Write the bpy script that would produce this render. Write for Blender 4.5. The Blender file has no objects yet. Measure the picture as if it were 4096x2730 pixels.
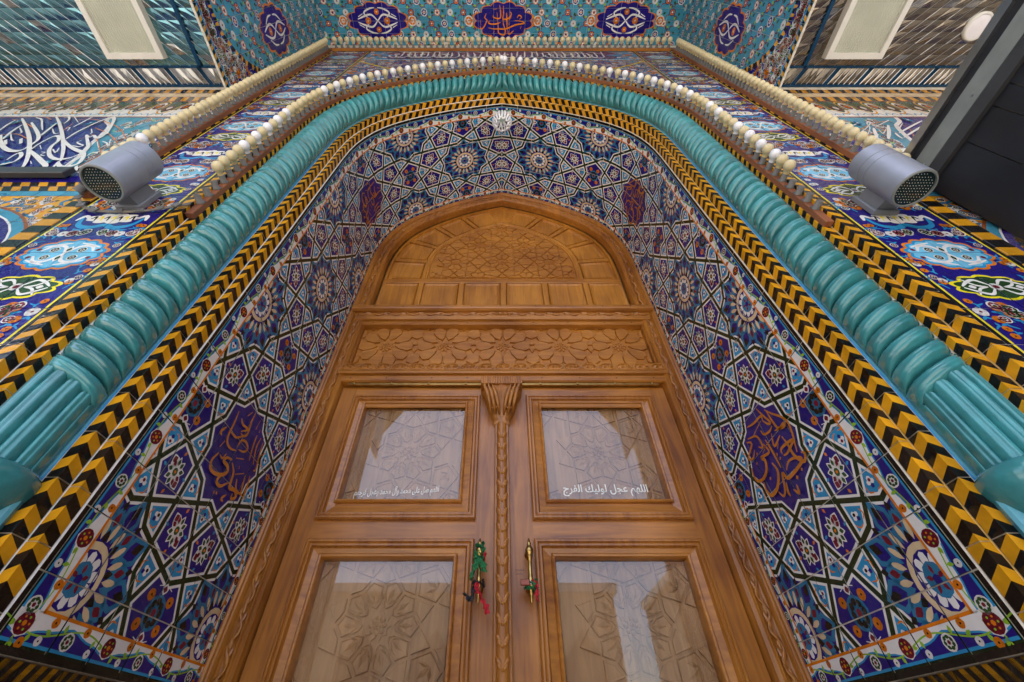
import bpy, math, random
from bisect import bisect_right, bisect_left
from mathutils import Vector, Matrix
from mathutils.geometry import tessellate_polygon
RD = math.radians
rnd = random.Random(11)
sc = bpy.context.scene
col = bpy.context.collection
pi = math.pi

# ------------------------------------------------------------------ camera
# origin = the camera's height; the ground lies 0.8 m below it. x to the right, y into the portal, z up.
cam = bpy.data.cameras.new('camera')
cam.sensor_fit = 'HORIZONTAL'; cam.sensor_width = 36.0
cam.lens = 14.388
cam.shift_x = 0.01196
cam.clip_start = 0.02; cam.clip_end = 400
camo = bpy.data.objects.new('camera', cam); col.objects.link(camo)
camo.location = (-0.024, 0, 0)
camo.rotation_euler = (RD(90 + 46.14), 0, 0)
sc.camera = camo
# ------------------------------------------------------------------ sky, sun, exposure
SUN_EL, SUN_AZ = 73.0, 205.0      # high sun behind the viewer: only the porch floor catches it
w = bpy.data.worlds.new('World'); sc.world = w; w.use_nodes = True
nt = w.node_tree
sky = nt.nodes.new('ShaderNodeTexSky'); sky.sky_type = 'NISHITA'; sky.sun_disc = False
sky.sun_elevation = RD(SUN_EL); sky.sun_rotation = RD(SUN_AZ)
sky.air_density = 1.0; sky.dust_density = 3.0; sky.ozone_density = 1.0
bg = nt.nodes['Background']; bg.inputs[1].default_value = 0.15
nt.links.new(sky.outputs[0], bg.inputs[0])
sun = bpy.data.lights.new('sun', 'SUN'); sun.energy = 4.0; sun.angle = RD(0.53); sun.color = (1.0, 0.95, 0.86)
suno = bpy.data.objects.new('sun', sun); col.objects.link(suno)
d = Vector((math.sin(RD(SUN_AZ)) * math.cos(RD(SUN_EL)), math.cos(RD(SUN_AZ)) * math.cos(RD(SUN_EL)), math.sin(RD(SUN_EL))))
suno.rotation_euler = d.to_track_quat('Z', 'Y').to_euler(); suno.location = (0, 0, 30)
vs_ = sc.view_settings
vs_.view_transform = 'Standard'; vs_.look = 'None'; vs_.gamma = 1.0; vs_.use_curve_mapping = False
vs_.exposure = 1.95
sc.cycles.max_bounces = 10; sc.cycles.diffuse_bounces = 5; sc.cycles.glossy_bounces = 4
sc.cycles.transparent_max_bounces = 8
sc.cycles.sample_clamp_indirect = 6.0
try:
    sc.cycles.use_denoising = True
except Exception:
    pass

# ------------------------------------------------------------------ materials
def newmat(name):
    m = bpy.data.materials.new(name); m.use_nodes = True
    n = m.node_tree.nodes; l = m.node_tree.links
    return m, n, l, n['Principled BSDF']

def glaze(name, rgb, rough=0.16, var=0.18, coat=0.0, bump=0.008):
    m, n, l, b = newmat(name)
    tc = n.new('ShaderNodeTexCoord')
    nz = n.new('ShaderNodeTexNoise'); nz.inputs['Scale'].default_value = 14.0; nz.inputs['Detail'].default_value = 5.0
    l.new(tc.outputs['Object'], nz.inputs['Vector'])
    rp = n.new('ShaderNodeMapRange'); rp.inputs['From Min'].default_value = 0.25; rp.inputs['From Max'].default_value = 0.75
    rp.inputs['To Min'].default_value = 1 - var; rp.inputs['To Max'].default_value = 1 + var
    oi = n.new('ShaderNodeObjectInfo'); av = n.new('ShaderNodeMath'); av.operation = 'MULTIPLY_ADD'; av.inputs[1].default_value = 0.34
    sh = n.new('ShaderNodeMath'); sh.operation = 'SUBTRACT'; sh.inputs[1].default_value = 0.17
    l.new(oi.outputs['Random'], av.inputs[0]); l.new(nz.outputs['Fac'], av.inputs[2]); l.new(av.outputs[0], sh.inputs[0])
    l.new(sh.outputs[0], rp.inputs['Value'])
    mx = n.new('ShaderNodeMix'); mx.data_type = 'RGBA'; mx.blend_type = 'MULTIPLY'; mx.inputs['Factor'].default_value = 1
    mx.inputs['A'].default_value = (*rgb, 1)
    cb = n.new('ShaderNodeCombineColor')
    for k in range(3): l.new(rp.outputs[0], cb.inputs[k])
    l.new(cb.outputs[0], mx.inputs['B']); l.new(mx.outputs['Result'], b.inputs['Base Color'])
    b.inputs['Roughness'].default_value = rough; b.inputs['Specular IOR Level'].default_value = 0.36
    b.inputs['Coat Weight'].default_value = coat; b.inputs['Coat Roughness'].default_value = 0.05
    n2 = n.new('ShaderNodeTexNoise'); n2.inputs['Scale'].default_value = 55.0; n2.inputs['Detail'].default_value = 3.0
    l.new(tc.outputs['Object'], n2.inputs['Vector'])
    bp = n.new('ShaderNodeBump'); bp.inputs['Strength'].default_value = 0.25; bp.inputs['Distance'].default_value = bump
    l.new(n2.outputs['Fac'], bp.inputs['Height']); l.new(bp.outputs[0], b.inputs['Normal'])
    return m

def plain(name, rgb, rough=0.6, metal=0.0, var=0.12, scale=9.0, bump=0.0, spec=0.5):
    m, n, l, b = newmat(name)
    tc = n.new('ShaderNodeTexCoord')
    nz = n.new('ShaderNodeTexNoise'); nz.inputs['Scale'].default_value = scale; nz.inputs['Detail'].default_value = 8.0
    l.new(tc.outputs['Object'], nz.inputs['Vector'])
    cr = n.new('ShaderNodeValToRGB')
    cr.color_ramp.elements[0].position = 0.3; cr.color_ramp.elements[1].position = 0.7
    cr.color_ramp.elements[0].color = (*[c * (1 - var) for c in rgb], 1)
    cr.color_ramp.elements[1].color = (*[min(1, c * (1 + var)) for c in rgb], 1)
    l.new(nz.outputs['Fac'], cr.inputs[0]); l.new(cr.outputs[0], b.inputs['Base Color'])
    b.inputs['Roughness'].default_value = rough; b.inputs['Metallic'].default_value = metal
    b.inputs['Specular IOR Level'].default_value = spec
    if bump:
        bp = n.new('ShaderNodeBump'); bp.inputs['Strength'].default_value = 0.4; bp.inputs['Distance'].default_value = bump
        l.new(nz.outputs['Fac'], bp.inputs['Height']); l.new(bp.outputs[0], b.inputs['Normal'])
    return m

def wood(name, dark, light, axis, rough=0.33, coat=0.35, scale=1.0):
    m, n, l, b = newmat(name)
    tc = n.new('ShaderNodeTexCoord'); mp = n.new('ShaderNodeMapping')
    s = [26.0 * scale] * 3; s[axis] = 2.2 * scale
    mp.inputs['Scale'].default_value = s
    l.new(tc.outputs['Object'], mp.inputs['Vector'])
    n1 = n.new('ShaderNodeTexNoise'); n1.inputs['Scale'].default_value = 1.0; n1.inputs['Detail'].default_value = 9.0; n1.inputs['Distortion'].default_value = 1.2
    l.new(mp.outputs[0], n1.inputs['Vector'])
    n2 = n.new('ShaderNodeTexNoise'); n2.inputs['Scale'].default_value = 2.3; n2.inputs['Detail'].default_value = 4.0
    l.new(tc.outputs['Object'], n2.inputs['Vector'])
    ad = n.new('ShaderNodeMath'); ad.operation = 'MULTIPLY_ADD'; ad.inputs[1].default_value = 0.55
    l.new(n2.outputs['Fac'], ad.inputs[0])
    ml = n.new('ShaderNodeMath'); ml.operation = 'MULTIPLY'; ml.inputs[1].default_value = 0.5
    l.new(n1.outputs['Fac'], ml.inputs[0]); l.new(ml.outputs[0], ad.inputs[2])
    cr = n.new('ShaderNodeValToRGB')
    cr.color_ramp.elements[0].position = 0.36; cr.color_ramp.elements[1].position = 0.68
    cr.color_ramp.elements[0].color = (*dark, 1); cr.color_ramp.elements[1].color = (*light, 1)
    l.new(ad.outputs[0], cr.inputs[0]); l.new(cr.outputs[0], b.inputs['Base Color'])
    b.inputs['Roughness'].default_value = rough
    b.inputs['Coat Weight'].default_value = coat; b.inputs['Coat Roughness'].default_value = 0.18
    bp = n.new('ShaderNodeBump'); bp.inputs['Strength'].default_value = 0.18; bp.inputs['Distance'].default_value = 0.004
    l.new(n1.outputs['Fac'], bp.inputs['Height']); l.new(bp.outputs[0], b.inputs['Normal'])
    return m

COBALT, LBLUE, WHITE, STRAP, ORANGE, YELLOW, BLACK, MAROON, CREAM, LEAF, STEEL, GOLD, LINE, TURQ, DGREEN, PURPLE, SKYB, GREY, BROWN = range(19)
PAL = [
    glaze('glaze_cobalt', (0.014, 0.008, 0.165), 0.12),
    glaze('glaze_light_blue', (0.020, 0.25, 0.50)),
    glaze('glaze_white', (0.74, 0.72, 0.70), 0.16, 0.06),
    glaze('glaze_strap_green', (0.012, 0.026, 0.007)),
    glaze('glaze_orange', (0.62, 0.17, 0.006)),
    glaze('glaze_yellow', (0.62, 0.29, 0.010), 0.16, 0.22),
    glaze('glaze_black', (0.011, 0.009, 0.008), 0.12, 0.5),
    glaze('glaze_maroon', (0.15, 0.008, 0.022)),
    glaze('glaze_cream', (0.62, 0.48, 0.29)),
    glaze('glaze_leaf', (0.24, 0.44, 0.03)),
    glaze('glaze_steel_blue', (0.02, 0.16, 0.31)),
    glaze('glaze_gold', (0.42, 0.14, 0.012)),
    glaze('glaze_lemon', (0.74, 0.62, 0.012)),
    glaze('glaze_turquoise', (0.050, 0.255, 0.38)),
    glaze('glaze_dark_green', (0.022, 0.065, 0.016)),
    glaze('glaze_violet_blue', (0.030, 0.016, 0.16)),
    glaze('glaze_sky_blue', (0.15, 0.46, 0.66)),
    glaze('glaze_grey_blue', (0.12, 0.16, 0.24)),
    glaze('glaze_rust', (0.26, 0.07, 0.02)),
]
M_GROUT = plain('grout_cream', (0.62, 0.56, 0.47), 0.9, 0, 0.25, 30)
M_GROUTW = plain('grout_white', (0.78, 0.77, 0.75), 0.85, 0, 0.1, 30)
M_GROUTY = plain('grout_ochre', (0.60, 0.36, 0.10), 0.85, 0, 0.15, 30)
M_ROPE = glaze('glaze_rope_turquoise', (0.042, 0.225, 0.24), 0.07, 0.26, 0.6, 0.006)
M_BED = glaze('glaze_bed_pale_blue', (0.11, 0.36, 0.46), 0.2, 0.15, 0.3)
M_PAINT = plain('paint_bright_blue', (0.012, 0.26, 0.62), 0.5, 0, 0.2, 40)
WD_V = wood('wood_vertical', (0.17, 0.048, 0.006), (0.45, 0.170, 0.020), 2, 0.36, 0.2)
WD_H = wood('wood_horizontal', (0.19, 0.056, 0.007), (0.48, 0.185, 0.022), 0, 0.36, 0.2)
WD_T = wood('wood_tympanum', (0.26, 0.085, 0.009), (0.53, 0.215, 0.024), 2, 0.42, 0.12)
WD_C = wood('wood_carved', (0.25, 0.078, 0.009), (0.49, 0.195, 0.023), 0, 0.42, 0.12)
WD_P = wood('wood_behind_glass', (0.22, 0.100, 0.034), (0.42, 0.215, 0.085), 2, 0.6, 0.0)
WD_R = wood('wood_rail', (0.13, 0.04, 0.016), (0.30, 0.10, 0.035), 2, 0.8, 0.0)
M_STONE = plain('stone_dado', (0.34, 0.29, 0.24), 0.45, 0, 0.2, 5)
M_PLASTER = plain('plaster', (0.52, 0.47, 0.40), 0.9, 0, 0.12, 4)
M_BRICK = plain('building_brick', (0.42, 0.33, 0.23), 0.85, 0, 0.18, 3)
M_PAVE = plain('paving_stone', (0.42, 0.39, 0.35), 0.55, 0, 0.15, 2)
M_CREAMB = plain('bulb_cream', (0.66, 0.56, 0.33), 0.32, 0, 0.1, 25)
M_WHITEB = plain('bulb_white', (0.80, 0.80, 0.84), 0.28, 0, 0.03, 25)
M_SOCK = plain('socket_grey', (0.13, 0.125, 0.12), 0.75, 0, 0.3, 30)
M_LAMP = plain('lamp_grey_paint', (0.29, 0.31, 0.37), 0.42, 0.25, 0.05, 12)
M_LAMPD = plain('lamp_grey_bracket', (0.19, 0.20, 0.22), 0.5, 0.2, 0.08, 12)
M_DARK = plain('dark_cladding', (0.012, 0.013, 0.017), 0.42, 0, 0.3, 6)
M_DARK2 = plain('dark_frame', (0.035, 0.036, 0.038), 0.5, 0.0, 0.2, 6)
M_GREYF = plain('grey_channel', (0.20, 0.215, 0.20), 0.6, 0.0, 0.12, 10)
M_ALU = plain('aluminium', (0.55, 0.55, 0.56), 0.28, 1.0, 0.12, 10)
M_BRASS = plain('brass', (0.46, 0.30, 0.10), 0.28, 1.0, 0.2, 30)
M_FIXT = plain('fixture_white', (0.70, 0.70, 0.66), 0.5, 0, 0.05, 8)
M_COVER = plain('fixture_cover', (0.46, 0.48, 0.40), 0.35, 0, 0.08, 5)
M_BLUEF = plain('blue_mirror_border', (0.006, 0.055, 0.13), 0.15, 0.3, 0.1, 8)
M_CLG = plain('cloth_green', (0.012, 0.14, 0.045), 0.85, 0, 0.35, 60)
M_CLR = plain('cloth_red', (0.42, 0.008, 0.018), 0.85, 0, 0.3, 60)
M_CLB = plain('cloth_black', (0.012, 0.012, 0.016), 0.85, 0, 0.3, 60)
M_LOCK = plain('padlock_red', (0.26, 0.06, 0.035), 0.4, 0.2, 0.1, 40)
M_TEXT = plain('text_white', (0.80, 0.79, 0.74), 0.6, 0, 0.03, 10)
M_INK = plain('pen_ink', (0.02, 0.025, 0.06), 0.7)
M_CABLE = plain('cable_grey', (0.17, 0.15, 0.125), 0.8, 0, 0.25, 40)

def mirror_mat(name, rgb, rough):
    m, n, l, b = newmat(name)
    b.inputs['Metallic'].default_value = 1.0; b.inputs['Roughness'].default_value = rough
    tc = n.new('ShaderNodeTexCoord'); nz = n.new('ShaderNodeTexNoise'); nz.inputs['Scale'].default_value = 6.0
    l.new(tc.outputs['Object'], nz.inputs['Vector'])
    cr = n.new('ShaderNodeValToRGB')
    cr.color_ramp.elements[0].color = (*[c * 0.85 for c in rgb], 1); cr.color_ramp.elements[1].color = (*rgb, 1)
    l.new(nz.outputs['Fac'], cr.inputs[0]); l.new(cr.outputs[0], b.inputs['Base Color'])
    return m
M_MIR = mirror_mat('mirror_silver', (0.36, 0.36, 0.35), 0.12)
M_MIRT = mirror_mat('mirror_painted_sky_reflection', (0.17, 0.36, 0.42), 0.20)  # teal of the reflected sky is put into the mirror colour
M_MIRB = mirror_mat('mirror_painted_brown_reflection', (0.25, 0.215, 0.17), 0.22)  # brown of the reflected dark surroundings is put into the mirror colour

def glass_mat(name, tint=(0.97, 0.98, 0.97), ior=1.52):
    m, n, l, b = newmat(name)
    n.remove(b)
    out = n['Material Output']
    tr = n.new('ShaderNodeBsdfTransparent'); tr.inputs[0].default_value = (*tint, 1)
    gl = n.new('ShaderNodeBsdfGlossy'); gl.inputs['Roughness'].default_value = 0.012
    gl.inputs['Color'].default_value = (1, 1, 1, 1)
    fr = n.new('ShaderNodeFresnel'); fr.inputs['IOR'].default_value = ior
    mx = n.new('ShaderNodeMixShader')
    ge = n.new('ShaderNodeNewGeometry'); iv = n.new('ShaderNodeMath'); iv.operation = 'SUBTRACT'; iv.inputs[0].default_value = 1.0
    l.new(ge.outputs['Backfacing'], iv.inputs[1])
    ml = n.new('ShaderNodeMath'); ml.operation = 'MULTIPLY'; l.new(fr.outputs[0], ml.inputs[0]); l.new(iv.outputs[0], ml.inputs[1])
    l.new(ml.outputs[0], mx.inputs[0]); l.new(tr.outputs[0], mx.inputs[1]); l.new(gl.outputs[0], mx.inputs[2])
    l.new(mx.outputs[0], out.inputs['Surface'])
    return m
M_GLASS = glass_mat('door_glass', ior=1.7)
M_LENS = plain('lamp_lens', (0.012, 0.028, 0.032), 0.06, 0, 0.1, 10)
M_LED = plain('lamp_led', (0.70, 0.68, 0.60), 0.4)

# ------------------------------------------------------------------ object helpers
# the recess behind the splayed roll moulding was measured in its own unit (1 unit = 1.11 m)
KI = 1.11
SC = 1.0
def in_metres(V): return V if SC == 1.0 else [(a * SC, b * SC, c * SC) for a, b, c in V]
def thing(name, label, cat, loc=(0, 0, 0), group=None):
    o = bpy.data.objects.new(name, None); col.objects.link(o)
    o.empty_display_size = 0.05
    o.location = [c * SC for c in loc]; o['label'] = label; o['category'] = cat
    if group: o['group'] = group
    return o

def tag(o, label, cat, group=None):
    o['label'] = label; o['category'] = cat
    if group: o['group'] = group
    return o

def link(name, me, parent=None, kind=None, label=None):
    o = bpy.data.objects.new(name, me); col.objects.link(o)
    if parent is not None:
        o.parent = parent
        if parent.parent is None:
            q = parent.location; o.location = (-q.x * parent.scale.x, -q.y, -q.z)
    if kind: o['kind'] = kind
    if label: o['label'] = label
    return o

class MB:
    def __init__(s): s.v = []; s.f = []; s.m = []
    def add(s, vs, fs, m=0):
        b = len(s.v); s.v += [tuple(p) for p in vs]
        for f in fs: s.f.append([b + i for i in f]); s.m.append(m)
    def quad(s, a, b, c, d, m=0): s.add([a, b, c, d], [(0, 1, 2, 3)], m)
    def box(s, lo, hi, m=0, bev=0.0):
        x0, y0, z0 = lo; x1, y1, z1 = hi
        if bev <= 0:
            s.add([(x0, y0, z0), (x1, y0, z0), (x1, y1, z0), (x0, y1, z0), (x0, y0, z1), (x1, y0, z1), (x1, y1, z1), (x0, y1, z1)],
                  [(0, 3, 2, 1), (4, 5, 6, 7), (0, 1, 5, 4), (1, 2, 6, 5), (2, 3, 7, 6), (3, 0, 4, 7)], m)
        else:
            bb = bev
            # front face (low y) bevelled
            s.add([(x0, y1, z0), (x1, y1, z0), (x1, y1, z1), (x0, y1, z1),
                   (x0, y0 + bb, z0), (x1, y0 + bb, z0), (x1, y0 + bb, z1), (x0, y0 + bb, z1),
                   (x0 + bb, y0, z0 + bb), (x1 - bb, y0, z0 + bb), (x1 - bb, y0, z1 - bb), (x0 + bb, y0, z1 - bb)],
                  [(0, 1, 2, 3)[::-1], (0, 4, 5, 1)[::-1], (1, 5, 6, 2)[::-1], (2, 6, 7, 3)[::-1], (3, 7, 4, 0)[::-1],
                   (4, 8, 9, 5)[::-1], (5, 9, 10, 6)[::-1], (6, 10, 11, 7)[::-1], (7, 11, 8, 4)[::-1], (8, 11, 10, 9)[::-1]], m)
    def grid(s, fn, nu, nv, m=0, cu=False, cv=False):
        b = len(s.v)
        for i in range(nu):
            for j in range(nv): s.v.append(tuple(fn(i, j)))
        for i in range(nu if cu else nu - 1):
            for j in range(nv if cv else nv - 1):
                s.f.append([b + i * nv + j, b + ((i + 1) % nu) * nv + j, b + ((i + 1) % nu) * nv + (j + 1) % nv, b + i * nv + (j + 1) % nv]); s.m.append(m)
    def lathe(s, c, axis, prof, n=14, m=0, ref=None):
        c = Vector(c); a = Vector(axis).normalized()
        r = Vector(ref) if ref else (Vector((1, 0, 0)) if abs(a.x) < 0.8 else Vector((0, 1, 0)))
        e1 = (r - a * r.dot(a)).normalized(); e2 = a.cross(e1)
        s.grid(lambda i, j: c + a * prof[i][1] + (e1 * math.cos(2 * pi * j / n) + e2 * math.sin(2 * pi * j / n)) * prof[i][0], len(prof), n, m, cv=True)
    def tube(s, pts, r, n=6, m=0, closed=False):
        P = [Vector(p) for p in pts]; k = len(P); up = Vector((0.123, 0.31, 0.94))
        fr = []
        for i in range(k):
            t = (P[min(i + 1, k - 1)] - P[max(i - 1, 0)])
            if closed: t = P[(i + 1) % k] - P[i - 1]
            t.normalize(); a = t.cross(up)
            if a.length < 0.05: a = t.cross(Vector((1, 0, 0)))
            a.normalize(); fr.append((a, t.cross(a)))
        rr = r if callable(r) else (lambda i: r)
        s.grid(lambda i, j: P[i] + (fr[i][0] * math.cos(2 * pi * j / n) + fr[i][1] * math.sin(2 * pi * j / n)) * rr(i), k, n, m, cu=closed, cv=True)
        if not closed:
            b = len(s.v) - k * n
            s.f.append([b + j for j in range(n)]); s.m.append(m)
            s.f.append([b + (k - 1) * n + j for j in range(n)][::-1]); s.m.append(m)
    def mesh(s, mats, smooth=False, name='m'):
        me = bpy.data.meshes.new(name); me.from_pydata(in_metres(s.v), [], s.f)
        if not isinstance(mats, (list, tuple)): mats = [mats]
        for x in mats: me.materials.append(x)
        me.polygons.foreach_set('material_index', s.m)
        if smooth: me.polygons.foreach_set('use_smooth', [True] * len(s.f))
        me.update()
        return me
    def build(s, name, mats, parent=None, smooth=False, kind=None, label=None):
        return link(name, s.mesh(mats, smooth, name), parent, kind, label)

def smooth_angle(o, ang=35):
    me = o.data
    me.polygons.foreach_set('use_smooth', [True] * len(me.polygons))
    try: me.set_sharp_from_angle(angle=RD(ang))
    except Exception: pass
    return o

def mirror(root, label, group=None, skip=()):
    r = root.copy(); col.objects.link(r)
    r.location.x = -root.location.x; r.scale = (-1, 1, 1)
    r['label'] = label
    if group: r['group'] = group
    def rec(src, dst):
        for ch in list(src.children):
            if ch.name.split('.')[0] in skip: continue
            c = ch.copy(); col.objects.link(c); c.parent = dst
            rec(ch, c)
    rec(root, r)
    return r

# ------------------------------------------------------------------ arch path (right half, x>0)
ARCH = [(1.15, 2.95), (1.148, 3.1), (1.139, 3.25), (1.115, 3.40), (1.07, 3.56), (0.99, 3.73), (0.87, 3.89), (0.70, 4.05), (0.47, 4.225), (0.24, 4.35), (0.0, 4.45)]
def catmull(P, n):
    out = []
    Q = [(2 * P[0][0] - P[1][0], 2 * P[0][1] - P[1][1])] + P + [(2 * P[-1][0] - P[-2][0], 2 * P[-1][1] - P[-2][1])]
    for i in range(1, len(Q) - 2):
        p0, p1, p2, p3 = Q[i - 1], Q[i], Q[i + 1], Q[i + 2]
        for k in range(n):
            t = k / n
            out.append(tuple(0.5 * (2 * p1[c] + (p2[c] - p0[c]) * t + (2 * p0[c] - 5 * p1[c] + 4 * p2[c] - p3[c]) * t * t + (3 * p1[c] - p0[c] - 3 * p2[c] + p3[c]) * t ** 3) for c in (0, 1)))
    out.append(P[-1]); return out
_arc = catmull(ARCH, 12)
def _dense(z0):
    if z0 > 2.94: return _arc
    return [(1.15, z0 + (2.95 - z0) * i / 40) for i in range(40)] + _arc
def _miters(P):
    M = []
    for i in range(len(P)):
        def nrm(a, b):
            dx, dz = b[0] - a[0], b[1] - a[1]; L = math.hypot(dx, dz); return (dz / L, -dx / L)
        if i == 0: n = nrm(P[0], P[1]); M.append(n)
        elif i == len(P) - 1:
            n = nrm(P[-2], P[-1]); M.append((0.0, 1.0 / max(0.2, n[1])))
        else:
            a = nrm(P[i - 1], P[i]); b = nrm(P[i], P[i + 1]); s = (a[0] + b[0], a[1] + b[1]); L = math.hypot(*s); s = (s[0] / L, s[1] / L)
            k = 1 / (s[0] * a[0] + s[1] * a[1]); M.append((s[0] * k, s[1] * k))
    return M
class Path:
    """offset curve of the portal arch, resampled; pt(s, o) = point at arc length s (s = z on the straight jamb) pushed outwards by o"""
    def __init__(p, off, step, z0, k=1.0):
        D = [(a * k, b * k) for a, b in _dense(z0 / k)]; M = _miters(D)
        Q = [(a[0] + m[0] * off, a[1] + m[1] * off) for a, m in zip(D, M)]
        for i in range(1, len(Q)):                 # inner offsets of the pointed arch end where they meet the middle line
            if Q[i][0] <= 1e-9 and i < len(Q) - 1:
                a, b = Q[i - 1], Q[i]; f = a[0] / (a[0] - b[0]); Q = Q[:i] + [(0.0, a[1] + (b[1] - a[1]) * f)]; break
        Ls = [0]
        for a, b in zip(Q, Q[1:]): Ls.append(Ls[-1] + math.hypot(b[0] - a[0], b[1] - a[1]))
        T = Ls[-1]; n = max(2, round(T / step)); p.n = n; p.step = T / n
        p.P = []
        for i in range(n + 1):
            x = T * i / n; j = min(len(Ls) - 2, max(0, bisect_right(Ls, x) - 1)); f = (x - Ls[j]) / (Ls[j + 1] - Ls[j])
            p.P.append((Q[j][0] + (Q[j + 1][0] - Q[j][0]) * f, Q[j][1] + (Q[j + 1][1] - Q[j][1]) * f))
        p.M = _miters(p.P); p.z0 = z0; p.T = T
        p.S = [z0 + T * i / n for i in range(n + 1)]
    def pt(p, s, o=0.0):
        u = (s - p.z0) / p.step; i = min(p.n - 1, max(0, int(math.floor(u)))); f = u - i
        a, b, ma, mb = p.P[i], p.P[i + 1], p.M[i], p.M[i + 1]
        return ((a[0] + ma[0] * o) * (1 - f) + (b[0] + mb[0] * o) * f, (a[1] + ma[1] * o) * (1 - f) + (b[1] + mb[1] * o) * f)
    def sweep(p, mb, prof, m=0, s0=None):
        """prof: list of (o, y)"""
        idx = [i for i in range(p.n + 1) if s0 is None or p.S[i] >= s0 - 1e-6]
        mb.grid(lambda i, j: (p.P[idx[i]][0] + p.M[idx[i]][0] * prof[j][0], prof[j][1], p.P[idx[i]][1] + p.M[idx[i]][1] * prof[j][0]), len(idx), len(prof), m)

# ------------------------------------------------------------------ flat pattern drawing, cut to tiles
def area(P): return 0.5 * sum(P[i - 1][0] * P[i][1] - P[i][0] * P[i - 1][1] for i in range(len(P)))
def inset(P, d):
    if area(P) < 0: P = P[::-1]
    n = len(P); out = []
    for i in range(n):
        a, b, c = P[i - 1], P[i], P[(i + 1) % n]
        def ln(p, q):
            dx, dy = q[0] - p[0], q[1] - p[1]; L = math.hypot(dx, dy) or 1e-9; return (-dy / L, dx / L)
        n1, n2 = ln(a, b), ln(b, c); s = (n1[0] + n2[0], n1[1] + n2[1]); k = 1 + n1[0] * n2[0] + n1[1] * n2[1]
        k = max(k, 0.3)
        out.append((b[0] + s[0] / k * d, b[1] + s[1] / k * d))
    return out
def clip_half(P, ax, lim, keep_ge):
    out = []; n = len(P)
    for i in range(n):
        a, b = P[i - 1], P[i]; da, db = a[ax] - lim, b[ax] - lim
        if not keep_ge: da, db = -da, -db
        if da >= 0: 
            if db >= 0: out.append(b)
            else:
                t = da / (da - db); out.append((a[0] + (b[0] - a[0]) * t, a[1] + (b[1] - a[1]) * t))
        elif db >= 0:
            t = da / (da - db); out.append((a[0] + (b[0] - a[0]) * t, a[1] + (b[1] - a[1]) * t)); out.append(b)
    return out
def clip_rect(P, u0, u1, v0, v1):
    for ax, lim, g in ((0, u0, True), (0, u1, False), (1, v0, True), (1, v1, False)):
        P = clip_half(P, ax, lim, g)
        if len(P) < 3: return []
    return P
def clip_line(P, q, nx, ny):
    out = []; n = len(P)
    f = lambda p: (p[0] - q[0]) * nx + (p[1] - q[1]) * ny
    for i in range(n):
        a, b = P[i - 1], P[i]; da, db = f(a), f(b)
        if da >= 0:
            if db >= 0: out.append(b)
            else:
                t = da / (da - db); out.append((a[0] + (b[0] - a[0]) * t, a[1] + (b[1] - a[1]) * t))
        elif db >= 0:
            t = da / (da - db); out.append((a[0] + (b[0] - a[0]) * t, a[1] + (b[1] - a[1]) * t)); out.append(b)
    return out
class Pat:
    def __init__(p): p.sh = []; p.win = None; p.xf = None
    def add(p, P, c, l):
        if p.xf: P = [p.xf(*q) for q in P]
        if p.win: P = clip_rect(P, *p.win)
        if len(P) >= 3: p.sh.append((l, c, P))
    def poly(p, P, c, l):
        for t in tessellate_polygon([[Vector((a, b, 0)) for a, b in P]]): p.add([P[i] for i in t], c, l)
    def rect(p, a, b, c_, d, c, l): p.add([(a, c_), (b, c_), (b, d), (a, d)], c, l)
    def disc(p, x, y, r, c, l, n=8, ry=None, rot=0.0):
        ry = r if ry is None else ry
        p.add([(x + r * math.cos(2 * pi * k / n + rot), y + ry * math.sin(2 * pi * k / n + rot)) for k in range(n)], c, l)
    def petal(p, x, y, a, r0, r1, w, c, l, fx=1.0, fy=1.0, blunt=0.0):
        ca, sa = math.cos(a), math.sin(a); m = r0 + (r1 - r0) * 0.55
        L = [(r0, 0), (r0 + (r1 - r0) * 0.3, w * 0.8), (m, w), (r1 - (r1 - r0) * 0.12, w * (0.35 + blunt)), (r1, 0), (r1 - (r1 - r0) * 0.12, -w * (0.35 + blunt)), (m, -w), (r0 + (r1 - r0) * 0.3, -w * 0.8)]
        p.add([(x + fx * (u * ca - v * sa), y + fy * (u * sa + v * ca)) for u, v in L], c, l)
    def flower(p, x, y, r, n, pc, ic, cc, l, rot=0.0, fx=1.0, fy=1.0):
        w = 1.25 * r * math.sin(pi / n)
        for k in range(n): p.petal(x, y, rot + 2 * pi * k / n, r * 0.12, r, w, pc, l, fx, fy, 0.4)
        if ic is not None:
            for k in range(n): p.petal(x, y, rot + 2 * pi * k / n, r * 0.36, r * 0.82, w * 0.55, ic, l + 1, fx, fy, 0.2)
        if cc is not None: p.disc(x, y, r * 0.26 * fx, cc, l + 1, 6, r * 0.26 * fy)
    def stroke(p, pts, wd, c, l, taper=0.55, ax=(1.0, 1.0), smooth=True):
        Q = [(a / ax[0], b / ax[1]) for a, b in pts]
        if smooth and len(Q) > 2: Q = catmull(Q, 4)
        n = len(Q); L = []; R_ = []
        for i in range(n):
            a, b = Q[max(0, i - 1)], Q[min(n - 1, i + 1)]; dx, dy = b[0] - a[0], b[1] - a[1]; k = math.hypot(dx, dy) or 1e-9
            t = i / (n - 1); h = wd * 0.5 * (1 - taper * abs(2 * t - 1) ** 2.5)
            L.append((Q[i][0] - dy / k * h, Q[i][1] + dx / k * h)); R_.append((Q[i][0] + dy / k * h, Q[i][1] - dx / k * h))
        f = lambda q: (q[0] * ax[0], q[1] * ax[1])
        for i in range(n - 1): p.add([f(L[i]), f(R_[i]), f(R_[i + 1]), f(L[i + 1])], c, l)

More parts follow.
